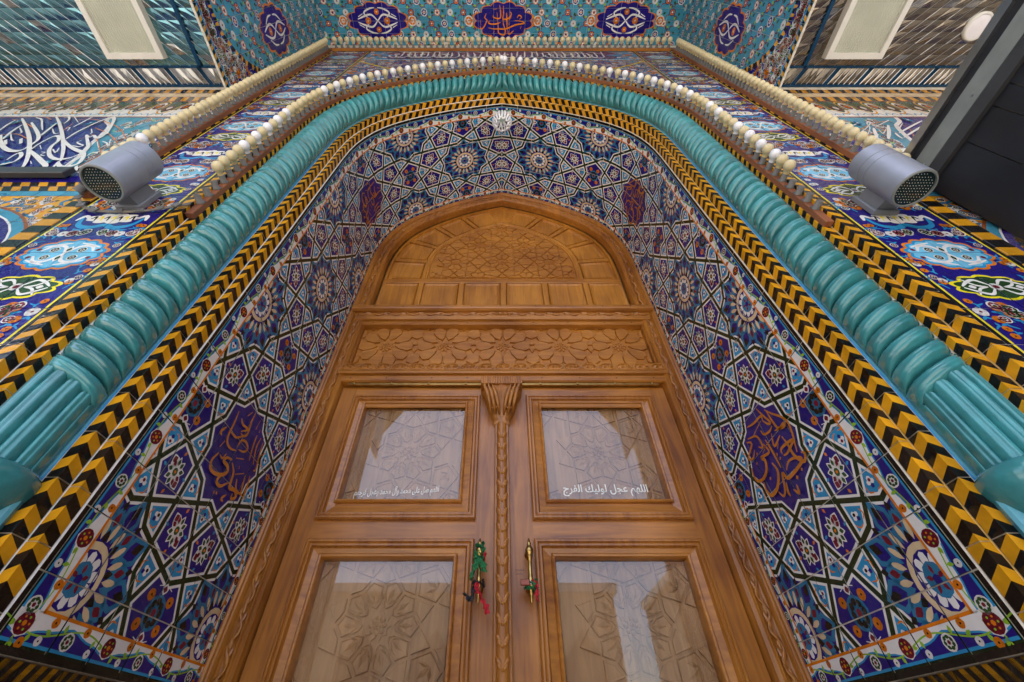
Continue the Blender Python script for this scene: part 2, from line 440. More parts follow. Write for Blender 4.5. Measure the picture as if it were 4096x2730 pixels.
def cells_of(pat, us, vs, gap):
    cells = {}
    for l, c, P in pat.sh:
        a0 = min(q[0] for q in P); a1 = max(q[0] for q in P); b0 = min(q[1] for q in P); b1 = max(q[1] for q in P)
        i0 = max(0, bisect_right(us, a0) - 1); i1 = min(len(us) - 2, bisect_left(us, a1) - 1)
        j0 = max(0, bisect_right(vs, b0) - 1); j1 = min(len(vs) - 2, bisect_left(vs, b1) - 1)
        for i in range(i0, i1 + 1):
            for j in range(j0, j1 + 1):
                u0, u1, v0, v1 = us[i] + gap, us[i + 1] - gap, vs[j] + gap, vs[j + 1] - gap
                Q = P if (a0 >= u0 and a1 <= u1 and b0 >= v0 and b1 <= v1) else clip_rect(P, u0, u1, v0, v1)
                if len(Q) >= 3: cells.setdefault((i, j), []).append((l, c, Q))
    return cells

def tile_panel(parent, pat, us, vs, mp, base, gap=0.0015, th=0.0024, name='tile', eps=0.00022, tilt=0.006, post=None, skip=None, stuff=None):
    cells = cells_of(pat, us, vs, gap)
    out = []
    SV, SF, SM = [], [], []
    for i in range(len(us) - 1):
        for j in range(len(vs) - 1):
            if skip and skip(i, j): continue
            u0, u1, v0, v1 = us[i] + gap, us[i + 1] - gap, vs[j] + gap, vs[j + 1] - gap
            bc = base(i, j) if callable(base) else base
            uc, vc = (u0 + u1) / 2, (v0 + v1) / 2
            ta, tb = rnd.uniform(-tilt, tilt), rnd.uniform(-tilt, tilt)
            polys = [(0, bc, [(u0, v0), (u1, v0), (u1, v1), (u0, v1)])] + cells.get((i, j), [])
            V, F_, Mi = [], [], []
            used = {}
            for k, (l, c, P) in enumerate(polys):
                if post:
                    P = post(P, uc, vc)
                    if len(P) < 3:
                        if k == 0: break
                        continue
                h = th + l * eps
                b = len(V)
                for (a, q) in P: V.append(mp(a, q, h + ta * (a - uc) + tb * (q - vc)))
                F_.append(list(range(b, b + len(P)))); Mi.append(used.setdefault(c, len(used)))
                if k == 0:
                    n = len(P); b2 = len(V)
                    for (a, q) in P: V.append(mp(a, q, 0.0))
                    for t in range(n): F_.append([b + t, b + (t + 1) % n, b2 + (t + 1) % n, b2 + t]); Mi.append(used[c])
            if not F_: continue
            if stuff and stuff(i, j):
                b = len(SV); SV += V
                inv = {v: k for k, v in used.items()}
                SF += [[b + x for x in f] for f in F_]; SM += [inv[m] for m in Mi]
                continue
            me = bpy.data.meshes.new(name); me.from_pydata(in_metres(V), [], F_)
            for c in used: me.materials.append(PAL[c])
            me.polygons.foreach_set('material_index', Mi); me.update()
            out.append(link(name, me, parent))
    if SF:
        me = bpy.data.meshes.new(name + 's_beyond'); me.from_pydata(SV, [], SF)
        for x in PAL: me.materials.append(x)
        me.polygons.foreach_set('material_index', SM); me.update()
        link(name + '_rows', me, parent, 'stuff')
    return out
CAL_L=[(0.0171,[(-3.571,3.13),(-3.626,3.252),(-3.663,3.366)]),(0.019,[(-3.386,2.943),(-3.464,3.104),(-3.517,3.252)]),(0.0228,[(-3.651,3.411),(-3.48,3.238),(-3.304,3.053),(-3.156,2.884),(-3.031,2.729),(-2.924,2.586),(-2.85,2.472),(-2.821,2.4)]),(0.0209,[(-3.494,3.308),(-3.339,3.156),(-3.214,3.028),(-3.139,2.931),(-3.113,2.861),(-3.085,2.794)]),(0.0247,[(-3.473,3.028),(-3.371,2.907),(-3.252,2.794),(-3.157,2.729),(-3.095,2.718),(-3.085,2.761),(-3.104,2.816)]),(0.019,[(-3.187,3.015),(-3.233,3.13),(-3.291,3.28)]),(0.0209,[(-3.027,2.733),(-3.063,2.838),(-3.084,2.943),(-3.083,3.003),(-3.045,2.991),(-2.984,2.907),(-2.952,2.816),(-2.902,2.729),(-2.832,2.645),(-2.771,2.595),(-2.719,2.576),(-2.676,2.595),(-2.662,2.645),(-2.67,2.707)]),(0.0209,[(-3.425,3.456),(-3.276,3.294),(-3.112,3.104),(-2.97,2.931),(-2.844,2.772),(-2.739,2.625),(-2.689,2.547)]),(0.0247,[(-2.959,2.943),(-2.992,3.078),(-3.005,3.21),(-3.008,3.337),(-2.989,3.426),(-2.951,3.411),(-2.866,3.266),(-2.758,3.053)]),(0.019,[(-3.102,3.197),(-3.121,3.322),(-3.142,3.456)]),(0.0247,[(-2.953,2.919),(-2.843,2.816),(-2.739,2.739),(-2.655,2.687),(-2.595,2.605),(-2.553,2.509),(-2.575,2.463),(-2.624,2.463),(-2.682,2.518),(-2.697,2.547)]),(0.0171,[(-2.838,3.156),(-2.77,3.053),(-2.747,2.979),(-2.771,2.966),(-2.822,3.015),(-2.828,2.979),(-2.88,3.028)]),(0.019,[(-2.885,3.028),(-2.768,2.884),(-2.686,2.772),(-2.655,2.687)]),(0.0247,[(-3.04,2.739),(-2.922,2.645),(-2.805,2.547),(-2.727,2.481),(-2.697,2.435),(-2.728,2.409)]),(0.019,[(-3.008,2.49),(-2.981,2.509),(-2.964,2.547),(-2.994,2.625),(-3.053,2.687),(-3.055,2.645),(-3.031,2.566)]),(0.0095,[(-2.819,2.816),(-2.764,2.794),(-2.749,2.816),(-2.83,2.872),(-2.833,2.919)]),(0.0114,[(-3.555,3.426),(-3.478,3.381),(-3.358,3.238),(-3.267,3.13)]),(0.0133,[(-3.331,3.411),(-3.317,3.441),(-3.261,3.366),(-3.23,3.28)]),(0.0095,[(-3.288,3.456),(-3.146,3.308)]),(0.0171,[(-2.697,2.547),(-2.645,2.418),(-2.659,2.4)]),(0.0095,[(-2.635,2.509),(-2.617,2.595)]),(0.0076,[(-2.653,2.537),(-2.639,2.605)]),(0.0095,[(-2.588,2.625),(-2.595,2.687),(-2.557,2.676),(-2.565,2.625)]),(0.0209,[(-2.459,2.453),(-2.495,2.528),(-2.465,2.566),(-2.448,2.605)]),(0.0086,[(-2.677,2.895),(-2.625,2.861),(-2.567,2.794),(-2.649,2.931)]),(0.0086,[(-2.896,2.75),(-2.827,2.687),(-2.871,2.772)]),(0.0076,[(-2.926,2.697),(-2.895,2.687),(-2.888,2.645),(-2.854,2.635)]),(0.0086,[(-3.473,3.183),(-3.371,3.078),(-3.367,3.053)]),(0.0086,[(-3.425,3.053),(-3.315,2.931),(-3.279,2.907)]),(0.0086,[(-3.216,3.156),(-3.122,3.053),(-3.099,3.066)]),(0.0086,[(-2.94,3.156),(-2.87,3.066),(-2.874,3.053)]),(0.0086,[(-2.704,2.884),(-2.617,2.772)]),(0.0086,[(-3.123,3.156),(-3.113,3.183),(-3.07,3.104)]),(0.0076,[(-3.03,2.816),(-2.969,2.75)]),(0.0076,[(-2.87,2.547),(-2.824,2.499)]),(0.0285,[(-2.529,2.463),(-2.476,2.391)]),(0.0304,[(-3.345,2.919),(-3.265,2.827)]),(0.0304,[(-3.261,2.943),(-3.183,2.849)])]
CAL_LV=[(0.0057,[(-3.207,3.366),(-3.139,3.396),(-3.028,3.366),(-2.861,3.266),(-2.71,3.13),(-2.561,2.954)]),(0.0057,[(-2.934,3.183),(-2.775,3.078),(-2.641,2.954),(-2.554,2.861)]),(0.0057,[(-3.702,3.381),(-3.606,3.351),(-3.429,3.224),(-3.318,3.13)]),(0.0057,[(-3.481,3.028),(-3.437,3.053),(-3.36,3.04),(-3.231,2.954)]),(0.0076,[(-3.49,3.441),(-3.406,3.381)]),(0.0057,[(-2.866,2.931),(-2.863,3.015),(-2.814,3.015),(-2.664,2.838),(-2.542,2.687)]),(0.0057,[(-3.07,3.028),(-3.139,3.183),(-3.171,3.294)])]
CAR_L=[(0.0088,[(1.419,1.015),(1.43,0.958),(1.435,0.896),(1.453,0.865),(1.493,0.858),(1.538,0.873)]),(0.0088,[(1.461,1.002),(1.491,0.987),(1.543,0.994),(1.501,0.956)]),(0.0088,[(1.536,1.085),(1.537,1.038),(1.553,0.977),(1.535,0.951),(1.508,0.949)]),(0.0088,[(1.491,1.038),(1.512,1.077)]),(0.0088,[(1.399,0.912),(1.38,0.876),(1.397,0.866)]),(0.0077,[(1.433,0.86),(1.422,0.824)]),(0.0077,[(1.437,0.912),(1.488,0.915),(1.531,0.948)]),(0.0088,[(1.529,0.889),(1.534,0.925),(1.568,0.941),(1.606,0.927),(1.59,0.899),(1.547,0.885)]),(0.0066,[(1.595,1.028),(1.595,1.085)]),(0.0066,[(1.631,1.051),(1.631,1.034)]),(0.0077,[(1.625,1.015),(1.635,0.959),(1.659,0.89)]),(0.0077,[(1.666,1.024),(1.665,0.968),(1.704,0.892)]),(0.0077,[(1.698,1.019),(1.712,0.964),(1.74,0.889),(1.724,0.873)]),(0.0066,[(1.711,0.948),(1.739,0.971)]),(0.0066,[(1.448,0.799),(1.474,0.797),(1.483,0.825)]),(0.0077,[(1.559,0.847),(1.616,0.874)]),(0.0121,[(1.434,0.801),(1.419,0.755),(1.444,0.725),(1.5,0.732),(1.546,0.764),(1.533,0.789),(1.491,0.793),(1.5,0.815),(1.54,0.826)]),(0.0121,[(1.549,0.817),(1.589,0.792),(1.603,0.753),(1.616,0.727),(1.659,0.737),(1.687,0.717),(1.661,0.697),(1.652,0.718)]),(0.011,[(1.534,0.752),(1.511,0.722),(1.52,0.702),(1.552,0.705),(1.59,0.74)]),(0.0088,[(1.634,0.781),(1.666,0.743),(1.729,0.745)]),(0.0088,[(1.682,0.824),(1.7,0.772),(1.718,0.734)]),(0.0099,[(1.718,0.841),(1.735,0.788),(1.74,0.727)]),(0.0077,[(1.605,0.789),(1.666,0.826)]),(0.0077,[(1.607,0.834),(1.614,0.821)]),(0.0154,[(1.525,0.669),(1.534,0.661)]),(0.0154,[(1.543,0.674),(1.552,0.666)]),(0.0088,[(1.616,0.696),(1.595,0.669),(1.614,0.662)])]
CAR_R=[(0.0088,[(1.471,1.056),(1.437,1.008),(1.395,0.96),(1.378,0.916),(1.387,0.873),(1.403,0.836),(1.423,0.795)]),(0.0088,[(1.518,1.098),(1.499,1.044),(1.477,0.989),(1.496,0.991),(1.519,1.025)]),(0.0088,[(1.649,1.075),(1.585,1.057),(1.515,1.05),(1.519,1.025)]),(0.0088,[(1.688,1.029),(1.618,1.002),(1.605,0.963),(1.613,0.934),(1.639,0.953)]),(0.0088,[(1.711,1.023),(1.675,0.994),(1.755,0.957),(1.718,0.937),(1.678,0.96)]),(0.0077,[(1.532,1.034),(1.637,1.014)]),(0.0088,[(1.566,1.001),(1.558,0.973),(1.514,0.96),(1.479,0.968)]),(0.0099,[(1.463,1.05),(1.46,0.986),(1.448,0.933),(1.4,0.931),(1.413,0.918),(1.479,0.942)]),(0.0088,[(1.508,0.946),(1.532,0.891),(1.463,0.906)]),(0.011,[(1.456,0.895),(1.448,0.849),(1.449,0.803),(1.437,0.771),(1.41,0.744),(1.386,0.768),(1.402,0.783)]),(0.0099,[(1.51,0.837),(1.5,0.858),(1.432,0.853),(1.408,0.842),(1.475,0.824),(1.507,0.828)]),(0.011,[(1.539,0.773),(1.493,0.794),(1.429,0.773),(1.424,0.752),(1.513,0.741),(1.558,0.744),(1.573,0.777),(1.609,0.718),(1.64,0.7),(1.659,0.73)]),(0.0099,[(1.568,0.949),(1.562,0.894),(1.563,0.798)]),(0.0121,[(1.596,0.943),(1.585,0.892),(1.659,0.905),(1.64,0.88),(1.664,0.843),(1.712,0.825),(1.762,0.835),(1.778,0.871),(1.764,0.908)]),(0.0121,[(1.604,0.847),(1.593,0.807),(1.611,0.776),(1.656,0.745),(1.716,0.739),(1.736,0.774),(1.727,0.811)]),(0.0176,[(1.663,0.804),(1.672,0.795)]),(0.0154,[(1.668,0.939),(1.678,0.93)]),(0.0154,[(1.703,0.906),(1.713,0.897)]),(0.0154,[(1.538,0.859),(1.547,0.85)]),(0.0154,[(1.531,0.835),(1.54,0.826)]),(0.0176,[(1.452,0.751),(1.461,0.743)]),(0.0176,[(1.445,0.732),(1.453,0.724)]),(0.022,[(1.493,0.722),(1.504,0.712)]),(0.0099,[(1.579,0.735),(1.597,0.7),(1.596,0.679)]),(0.0099,[(1.558,0.692),(1.536,0.665),(1.524,0.698)]),(0.0077,[(1.597,0.921),(1.63,0.911)]),(0.0077,[(1.498,0.885),(1.52,0.87)])]
CAL_R=[(0.0144,[(2.392,3.118),(2.607,3.283)]),(0.0126,[(2.707,3.218),(2.896,3.364)]),(0.0126,[(2.768,3.07),(2.958,3.218),(3.137,3.351)]),(0.0126,[(2.733,2.976),(2.926,3.13),(3.153,3.31)]),(0.0216,[(2.514,3.155),(2.469,3.058),(2.422,2.965)]),(0.0234,[(2.662,3.18),(2.593,3.058),(2.532,2.943)]),(0.0234,[(2.81,3.244),(2.703,3.081),(2.604,2.943)]),(0.0198,[(2.741,3.07),(2.715,2.999),(2.71,2.954)]),(0.0081,[(2.492,3.07),(2.61,3.18),(2.714,3.297),(2.728,3.337),(2.68,3.283),(2.634,3.18),(2.508,3.011)]),(0.0081,[(2.673,3.142),(2.647,3.058),(2.733,3.155)]),(0.0081,[(2.877,3.27),(2.82,3.155),(2.953,3.297)]),(0.0198,[(2.984,3.155),(2.919,3.058)]),(0.018,[(2.958,2.976),(3.215,3.31)]),(0.0144,[(3.019,2.976),(3.235,3.18),(3.37,3.257)])]
CAL_RV=[(0.0054,[(2.522,3.13),(2.684,3.257),(2.836,3.337),(2.902,3.337)]),(0.0054,[(2.445,2.954),(2.585,3.07),(2.728,3.13),(2.764,3.07)]),(0.0054,[(2.921,3.257),(2.904,3.155),(2.806,2.976)])]
MED_C=[(0.0144,[(-0.025,0.517),(-0.014,0.581),(-0.021,0.646),(-0.097,0.64),(-0.108,0.613)]),(0.0144,[(0.02,0.523),(0.024,0.599),(0.017,0.652),(0.062,0.655),(0.107,0.634),(0.122,0.599),(0.106,0.581)]),(0.0128,[(-0.059,0.587),(-0.051,0.646)]),(0.0144,[(0.061,0.59),(0.066,0.652),(0.071,0.761)]),(0.0112,[(-0.103,0.558),(-0.059,0.552)]),(0.0128,[(-0.194,0.599),(-0.214,0.64),(-0.188,0.667),(-0.204,0.7),(-0.236,0.743),(-0.267,0.755),(-0.277,0.725)]),(0.0112,[(-0.271,0.664),(-0.266,0.719)]),(0.0144,[(-0.15,0.67),(-0.166,0.694),(-0.12,0.706),(-0.052,0.7),(-0.014,0.688)]),(0.0144,[(-0.051,0.658),(-0.044,0.743),(-0.037,0.798),(0.033,0.817),(0.048,0.774),(0.025,0.712),(0.017,0.658)]),(0.0144,[(-0.167,0.743),(-0.106,0.755),(-0.029,0.755),(0.048,0.755),(0.109,0.737),(0.185,0.712),(0.291,0.697),(0.245,0.676),(0.169,0.67)]),(0.0128,[(0.229,0.658),(0.251,0.634),(0.22,0.616),(0.198,0.64)]),(0.0112,[(0.093,0.688),(0.086,0.719)]),(0.0112,[(0.122,0.64),(0.085,0.67)]),(0.0128,[(0.156,0.774),(0.095,0.811),(0.079,0.761)]),(0.0112,[(-0.09,0.774),(-0.106,0.798)]),(0.0112,[(0.254,0.725),(0.24,0.755)])]
# ================================================================== the setting
def struct(name, mb, mats):
    o = mb.build(name, mats); o['kind'] = 'structure'; return o
G = -0.8
m = MB(); m.quad((-120, -120, G), (120, -120, G), (120, 60, G), (-120, 60, G)); struct('ground', m, M_PAVE)

# building mass round the portal: back block, upper wall, roof slabs, flanks
m = MB()
m.box((-9, 2.6, G), (9, 7, 7.6))
m.box((-9, -2.2, 6.75), (9, 2.6, 7.4))
m.box((-9, -2.2, 4.62), (-2.50, 0.93, 6.75)); m.box((2.50, -2.2, 4.62), (9, 0.93, 6.75))
m.box((-9, 0.948, G), (-1.74, 2.6, 6.75)); m.box((1.74, 0.948, G), (9, 2.6, 6.75))
m.box((-1.74, 1.2, 5.6), (1.74, 2.6, 6.75))
m.box((-9, -2.2, G), (-8.6, 0.94, 4.62)); m.box((8.6, -2.2, G), (9, 0.94, 4.62))
o = m.build('portal_building', M_PLASTER); tag(o, 'plastered mass of the shrine building behind and above the tiled portal', 'building')

# porch front behind the camera: wide middle opening with cut corners, side bays between posts
m = MB()
y0, y1 = -2.5, -2.2
def slab(P):
    n = len(P)
    m.add([(a, y0, b) for a, b in P] + [(a, y1, b) for a, b in P], [tuple(range(n)), tuple(range(2 * n - 1, n - 1, -1))] + [(i, (i + 1) % n, n + (i + 1) % n, n + i) for i in range(n)])
slab([(-3.0, G), (-2.62, G), (-2.62, 4.30), (-3.0, 4.30)]); slab([(2.62, G), (3.0, G), (3.0, 4.30), (2.62, 4.30)])
slab([(-9, 4.30), (-2.62, 4.30), (-1.62, 6.0), (-1.62, 7.4), (-9, 7.4)]); slab([(9, 4.30), (9, 7.4), (1.62, 7.4), (1.62, 6.0), (2.62, 4.30)])
slab([(-1.62, 6.0), (1.62, 6.0), (1.62, 7.4), (-1.62, 7.4)])
o = m.build('porch_front', M_BRICK); tag(o, 'brick porch front with a wide cut cornered opening behind the viewer', 'wall')

# courtyard ranges opposite, seen only as reflections in the door glass
def range_block(x0, x1, y, h, label):
    t = thing('courtyard_range', label, 'building', ((x0 + x1) / 2, y, G))
    mm = MB(); mm.box((x0, y - 6, G), (x1, y, h)); mm.build('wall', M_BRICK, t)
    mm = MB(); mm.box((x0 - 0.2, y - 6, h), (x1 + 0.2, y + 0.25, h + 0.35)); mm.build('cornice', M_PLASTER, t)
    n = int((x1 - x0) / 3)
    for k in range(n):
        cx = x0 + (k + 0.5) * (x1 - x0) / n
        mm = MB(); P = [(cx - 0.9, G + 0.4), (cx + 0.9, G + 0.4), (cx + 0.9, h * 0.55), (cx, h * 0.75), (cx - 0.9, h * 0.55)]
        mm.add([(a, y + 0.03, b) for a, b in P], [(0, 1, 2, 3, 4)]); mm.build('arched_recess', M_DARK2, t)
range_block(-30, 5.2, -17, 5.6, 'long low brick range across the courtyard, left of the gap')
range_block(8.4, 30, -17, 6.3, 'taller brick range across the courtyard, right of the gap')

# ================================================================== tiled door reveals
SC = KI
QT = 0.81; E_ = 0.2350                       # squeeze across the depth, decagon edge
AP = 1.5388 * E_
def gp(a, r): return (r * math.cos(a), r * math.sin(a))
def lint(p, q, r, s):
    d1 = (q[0] - p[0], q[1] - p[1]); d2 = (s[0] - r[0], s[1] - r[1]); k = d1[0] * d2[1] - d1[1] * d2[0]
    t = ((r[0] - p[0]) * d2[1] - (r[1] - p[1]) * d2[0]) / k; return (p[0] + d1[0] * t, p[1] + d1[1] * t)
A36 = pi / 5
_P = lint(gp(0, AP), gp(3 * A36, AP), gp(A36, AP), gp(-2 * A36, AP)); RP = math.hypot(*_P)
_M = lint(gp(A36, AP), gp(-2 * A36, AP), gp(-A36, AP), gp(2 * A36, AP)); RM = math.hypot(*_M)

PR = Path(0.0, 0.16, 0.175)
S_AP = PR.S[-1]
def sp(s):                                   # pattern length -> length along the wall and vault
    if s < 2.6: return s
    return 2.6 + (s - 2.6) * (S_AP - 0.41 - 2.6) / (4.45 - 2.6)
T0, T1 = 1.184, 1.928
pat = Pat(); pat.win = (0.266, S_AP + 0.2, T0, T1)
def cell(P, c, wg=0.0088, ww=0.0178):
    P = [(sp(a), b) for a, b in P]
    W = inset(P, wg); I = inset(P, ww)
    conv = len(P) <= 5
    (pat.add if conv else pat.poly)(W, WHITE, 1); (pat.add if conv else pat.poly)(I, c, 2)
def kite_motif(x, y, a):
    # small white bud with dark heart and two orange sprigs, tip of the kite towards a
    u, v = math.cos(a), math.sin(a)
    q = lambda r, s: (x + u * r - v * s, y + (u * s + v * r))
    for s in (-0.008, 0.008): pat.disc(*q(0.0, s), 0.0085, WHITE, 3, 6)
    pat.disc(*q(0.010, 0), 0.0090, WHITE, 3, 6); pat.disc(*q(0.006, 0), 0.0062, MAROON if rnd.random() < 0.5 else BLACK, 4, 6)
    pat.disc(*q(-0.012, 0), 0.008, COBALT, 4, 5)
    for s in (-1, 1): pat.stroke([q(-0.030, s * 0.008), q(-0.024, s * 0.026), q(-0.004, s * 0.030)], 0.0048, ORANGE, 3)
def penta_motif(x, y, rot, r=0.054):
    for k in range(2): pat.petal(x, y, rot + pi * k, 0.01, r * 1.28, r * 0.42, WHITE, 3, 1, QT); pat.petal(x, y, rot + pi * k, r * 0.65, r * 1.14, r * 0.26, MAROON, 4, 1, QT)
    n = 9
    for k in range(n):
        a = rot + 2 * pi * k / n + 0.35
        pat.petal(x, y, a, 0.008, r, r * 0.25, WHITE, 3, 1, QT); pat.petal(x, y, a, r * 0.40, r * 0.86, r * 0.155, DGREEN if k % 4 else MAROON, 4, 1, QT)
    pat.disc(x, y, r * 0.36, WHITE, 4, 8, r * 0.36 * QT); pat.disc(x, y, r * 0.28, DGREEN, 5, 8, r * 0.28 * QT); pat.disc(x, y, r * 0.11, ORANGE, 6, 5)
    for k in range(4):
        a = rot + 0.8 + pi / 2 * k
        pat.petal(x + math.cos(a) * r * 1.12, y + math.sin(a) * r * 1.12 * QT, a + 0.4, 0, r * 0.36, r * 0.10, ORANGE if k % 2 == 0 else LBLUE, 3)
def rosette(x, y):
    r = RM
    for k in range(10):
        a = A36 * (k + 0.5)
        pat.petal(x, y, a, r * 0.56, r * 1.13, r * 0.20, STEEL, 3, 1, QT); pat.petal(x, y, a, r * 0.66, r * 1.02, r * 0.125, COBALT, 4, 1, QT)
        pat.petal(x, y, a, r * 0.80, r * 1.04, r * 0.07, BLACK, 5, 1, QT)
        a = A36 * k
        pat.petal(x, y, a, r * 0.46, r * 0.88, r * 0.15, STEEL, 3, 1, QT); pat.petal(x, y, a, r * 0.60, r * 0.80, r * 0.055, MAROON, 6, 1, QT); pat.petal(x, y, a, r * 0.82, r * 0.96, r * 0.05, BLACK, 5, 1, QT)
        for s in (-0.145, 0.145): pat.petal(x, y, a + A36 / 2 + s, r * 0.44, r * 0.70, r * 0.045, CREAM, 5, 1, QT, 0.3)
        pat.petal(x, y, a + A36 / 2, r * 0.46, r * 0.66, r * 0.040, STEEL, 6, 1, QT); pat.petal(x, y, a, r * 0.40, r * 0.58, r * 0.05, BLACK, 6, 1, QT)
    pat.disc(x, y, r * 0.42, CREAM, 7, 20, r * 0.42 * QT)
    pat.disc(x, y, r * 0.33, COBALT, 8, 16, r * 0.33 * QT)
    for k in range(10): pat.petal(x, y, A36 * k, r * 0.10, r * 0.31, r * 0.062, WHITE, 9, 1, QT, 0.5)
    pat.disc(x, y, r * 0.20, STEEL, 10, 10, r * 0.20 * QT)
    for k in range(5): pat.petal(x, y, A36 * 2 * k, r * 0.05, r * 0.17, r * 0.03, MAROON, 11, 1, QT)
    pat.disc(x, y, r * 0.06, COBALT, 11, 6)
DS, DT = 1.618 * 2 * AP / 2, 0.345           # half steps of the rhombic lattice
CARTS = []
for a in range(-1, 10):
    for b in range(-2, 3):
        if (a + b) % 2: continue
        cs, ct = 0.932 + a * DS, 1.560 + b * DT
        if ct < 0.8 or ct > 2.3 or cs > 5.6: continue
        f = lambda ang, r: (cs + r * math.cos(ang), ct + r * math.sin(ang) * QT)
        Tp = [f(A36 * k, AP) for k in range(10)]; Pp = [f(A36 * (k + 0.5), RP) for k in range(10)]; Mp = [f(A36 * k, RM) for k in range(10)]
        inner = []
        for k in range(10): inner += [Mp[k], Pp[k]]
        cart = b == 0 and a in (0, 4)
        cell(inner, PURPLE if cart else COBALT)
        if cart: CARTS.append((sp(cs), ct))
        else: rosette(sp(cs), ct)
        for k in range(10):
            cell([Tp[k], Pp[k], Mp[k], Pp[k - 1]], LBLUE)
            kite_motif(sp(cs + RM * 1.24 * math.cos(A36 * k)), ct + RM * 1.24 * math.sin(A36 * k) * QT, A36 * k)
        # the bowtie on the far side in depth
        B = (cs, ct + 1.8097 * E_ * QT * (0.345 / (1.8097 * E_ * QT)))
        g = lambda s, t: (B[0] + s * E_, B[1] + t * E_ * QT)
        EtT, EtB = g(0.951, 0), g(-0.951, 0); TR, TL, BR, BL = g(0.4755, 0.3455), g(0.4755, -0.3455), g(-0.4755, 0.3455), g(-0.4755, -0.3455)
        Vt, Vb = g(0.363, 0), g(-0.363, 0)
        PRr = g(0, 1.8097 - RP / E_); PL = g(0, -1.8097 + RP / E_)
        cell([TR, Vt, TL, PL, BL, Vb, BR, PRr], COBALT)
        x, y = sp(B[0]), B[1]
        pat.flower(x, y, 0.052, 8, STEEL, BLACK, MAROON, 3, 0, 1, 0.9)
        for sx in (-1, 1):
            pat.petal(x + sx * 0.05, y, pi / 2 - sx * pi / 2, 0, 0.035, 0.016, WHITE, 4); pat.petal(x + sx * 0.05, y, pi / 2 - sx * pi / 2, 0.006, 0.028, 0.010, MAROON, 5)
            for sy in (-1, 1): pat.flower(x + sx * 0.04, y + sy * 0.052, 0.017, 5, ORANGE, None, BLACK, 4); pat.stroke([(x + sx * 0.078, y + sy * 0.01), (x + sx * 0.07, y + sy * 0.035)], 0.006, WHITE, 3)
        for e, (r1, r2) in ((EtT, (TR, TL)), (EtB, (BR, BL))):
            v = Vt if e is EtT else Vb
            cell([e, r1, v, r2], LBLUE); kite_motif(sp((e[0] + v[0]) / 2), e[1], 0 if e is EtT else pi)
        for ss in (1, -1):
            for tt in (1, -1):
                Cc = g(ss * (0.951 + AP / E_), 0); Dc = g(0, tt * 1.8097); cor = (ss * 0.951, tt * 0.5)
                def pin(cl):
                    dx, dy = cor[0] - cl[0], cor[1] - cl[1]; L = math.hypot(dx, dy); return g(cl[0] + dx / L * RP / E_, cl[1] + dy / L * RP / E_)
                PA = pin((ss * (0.951 + AP / E_), 0)); PB = pin((0, tt * 1.8097))
                X = ((Cc[0] + Dc[0]) / 2, (Cc[1] + Dc[1]) / 2)
                e = EtT if ss > 0 else EtB; r_ = {(1, 1): TR, (1, -1): TL, (-1, 1): BR, (-1, -1): BL}[(ss, tt)]
                cell([X, PA, e, r_, PB], COBALT)
                cx = (X[0] + PA[0] + e[0] + r_[0] + PB[0]) / 5; cy = (X[1] + PA[1] + e[1] + r_[1] + PB[1]) / 5
                penta_motif(sp(cx), cy, math.atan2(X[1] - cy, X[0] - cx))
pat.win = None
# border of flowers and vine: along the front edge, the foot and (narrower) beside the door
def border(fn, a0, a1, per, ph, W, o0=None):
    """fn(along, across) -> (s, t); across 0 = orange line, W = outer edge"""
    pat.xf = fn
    n = max(2, int((a1 - a0) / 0.02))
    xs = [a0 + (a1 - a0) * i / n for i in range(n + 1)]
    pat.rect(a0, a1, 0, W, COBALT, 11)
    sc_ = lambda x: W * (0.47 + 0.20 * math.cos(2 * pi * (x - ph) / per) + 0.05 * math.cos(6 * pi * (x - ph) / per))
    for x, y in zip(xs, xs[1:]):
        pat.add([(x, 0), (y, 0), (y, sc_(y) + W * 0.07), (x, sc_(x) + W * 0.07)], LBLUE, 12)
        pat.add([(x, 0), (y, 0), (y, sc_(y)), (x, sc_(x))], WHITE, 13)
    pat.rect(a0 if o0 is None else o0, a1, -0.004, 0.004, ORANGE, 15)
    pat.rect(a0, a1, W - 0.007, W, LBLUE, 14)
    k = math.floor((a0 - ph) / per) - 1
    while ph + k * per < a1 + per:
        x = ph + k * per
        pts = [(x + per * j / 8, W * (0.45 + 0.22 * math.sin(2 * pi * j / 8 + 0.6))) for j in range(9)]
        pat.stroke(pts, W * 0.06, LEAF, 14, 0.0)
        for j in (0.12, 0.3, 0.42, 0.62, 0.8, 0.93):
            pat.petal(x + per * j, W * (0.45 + 0.2 * math.sin(2 * pi * j + 0.6)), 0.9 + (j * 9), 0, W * 0.30, W * 0.085, LEAF, 14)
        pat.disc(x, W * 0.44, W * 0.40, WHITE, 14, 8); pat.flower(x, W * 0.44, W * 0.35, 6, MAROON, None, ORANGE, 15, 0.3)
        for q in range(6): pat.disc(x + W * 0.20 * math.cos(q * pi / 3), W * 0.44 + W * 0.20 * math.sin(q * pi / 3), W * 0.045, LEAF if q % 2 else ORANGE, 17, 5)
        pat.flower(x + per * 0.5, W * 0.62, W * 0.30, 7, WHITE, DGREEN, MAROON, 15)
        for q in (0.22, 0.78): pat.flower(x + per * q, W * 0.80, W * 0.15, 5, WHITE, None, BLACK, 15)
        for q in (0.28, 0.66): pat.flower(x + per * q, W * 0.20, W * 0.17, 5, ORANGE, None, BLACK, 15)
        k += 1
    pat.xf = None
border(lambda a, b: (a, T0 - b), 0.262, S_AP + 0.1, 0.318, 0.430, 0.068)
border(lambda a, b: (0.266 - b, a), T0 - 0.068, 1.975, 0.30, 1.15, 0.068, T0 - 0.004)
border(lambda a, b: (a, T1 + b), 0.262, S_AP + 0.1, 0.25, 0.3, 0.047)
pat.add([(0.160, 1.05), (0.192, 1.05), (0.192, 2.0), (0.160, 2.0)], BLACK, 18)

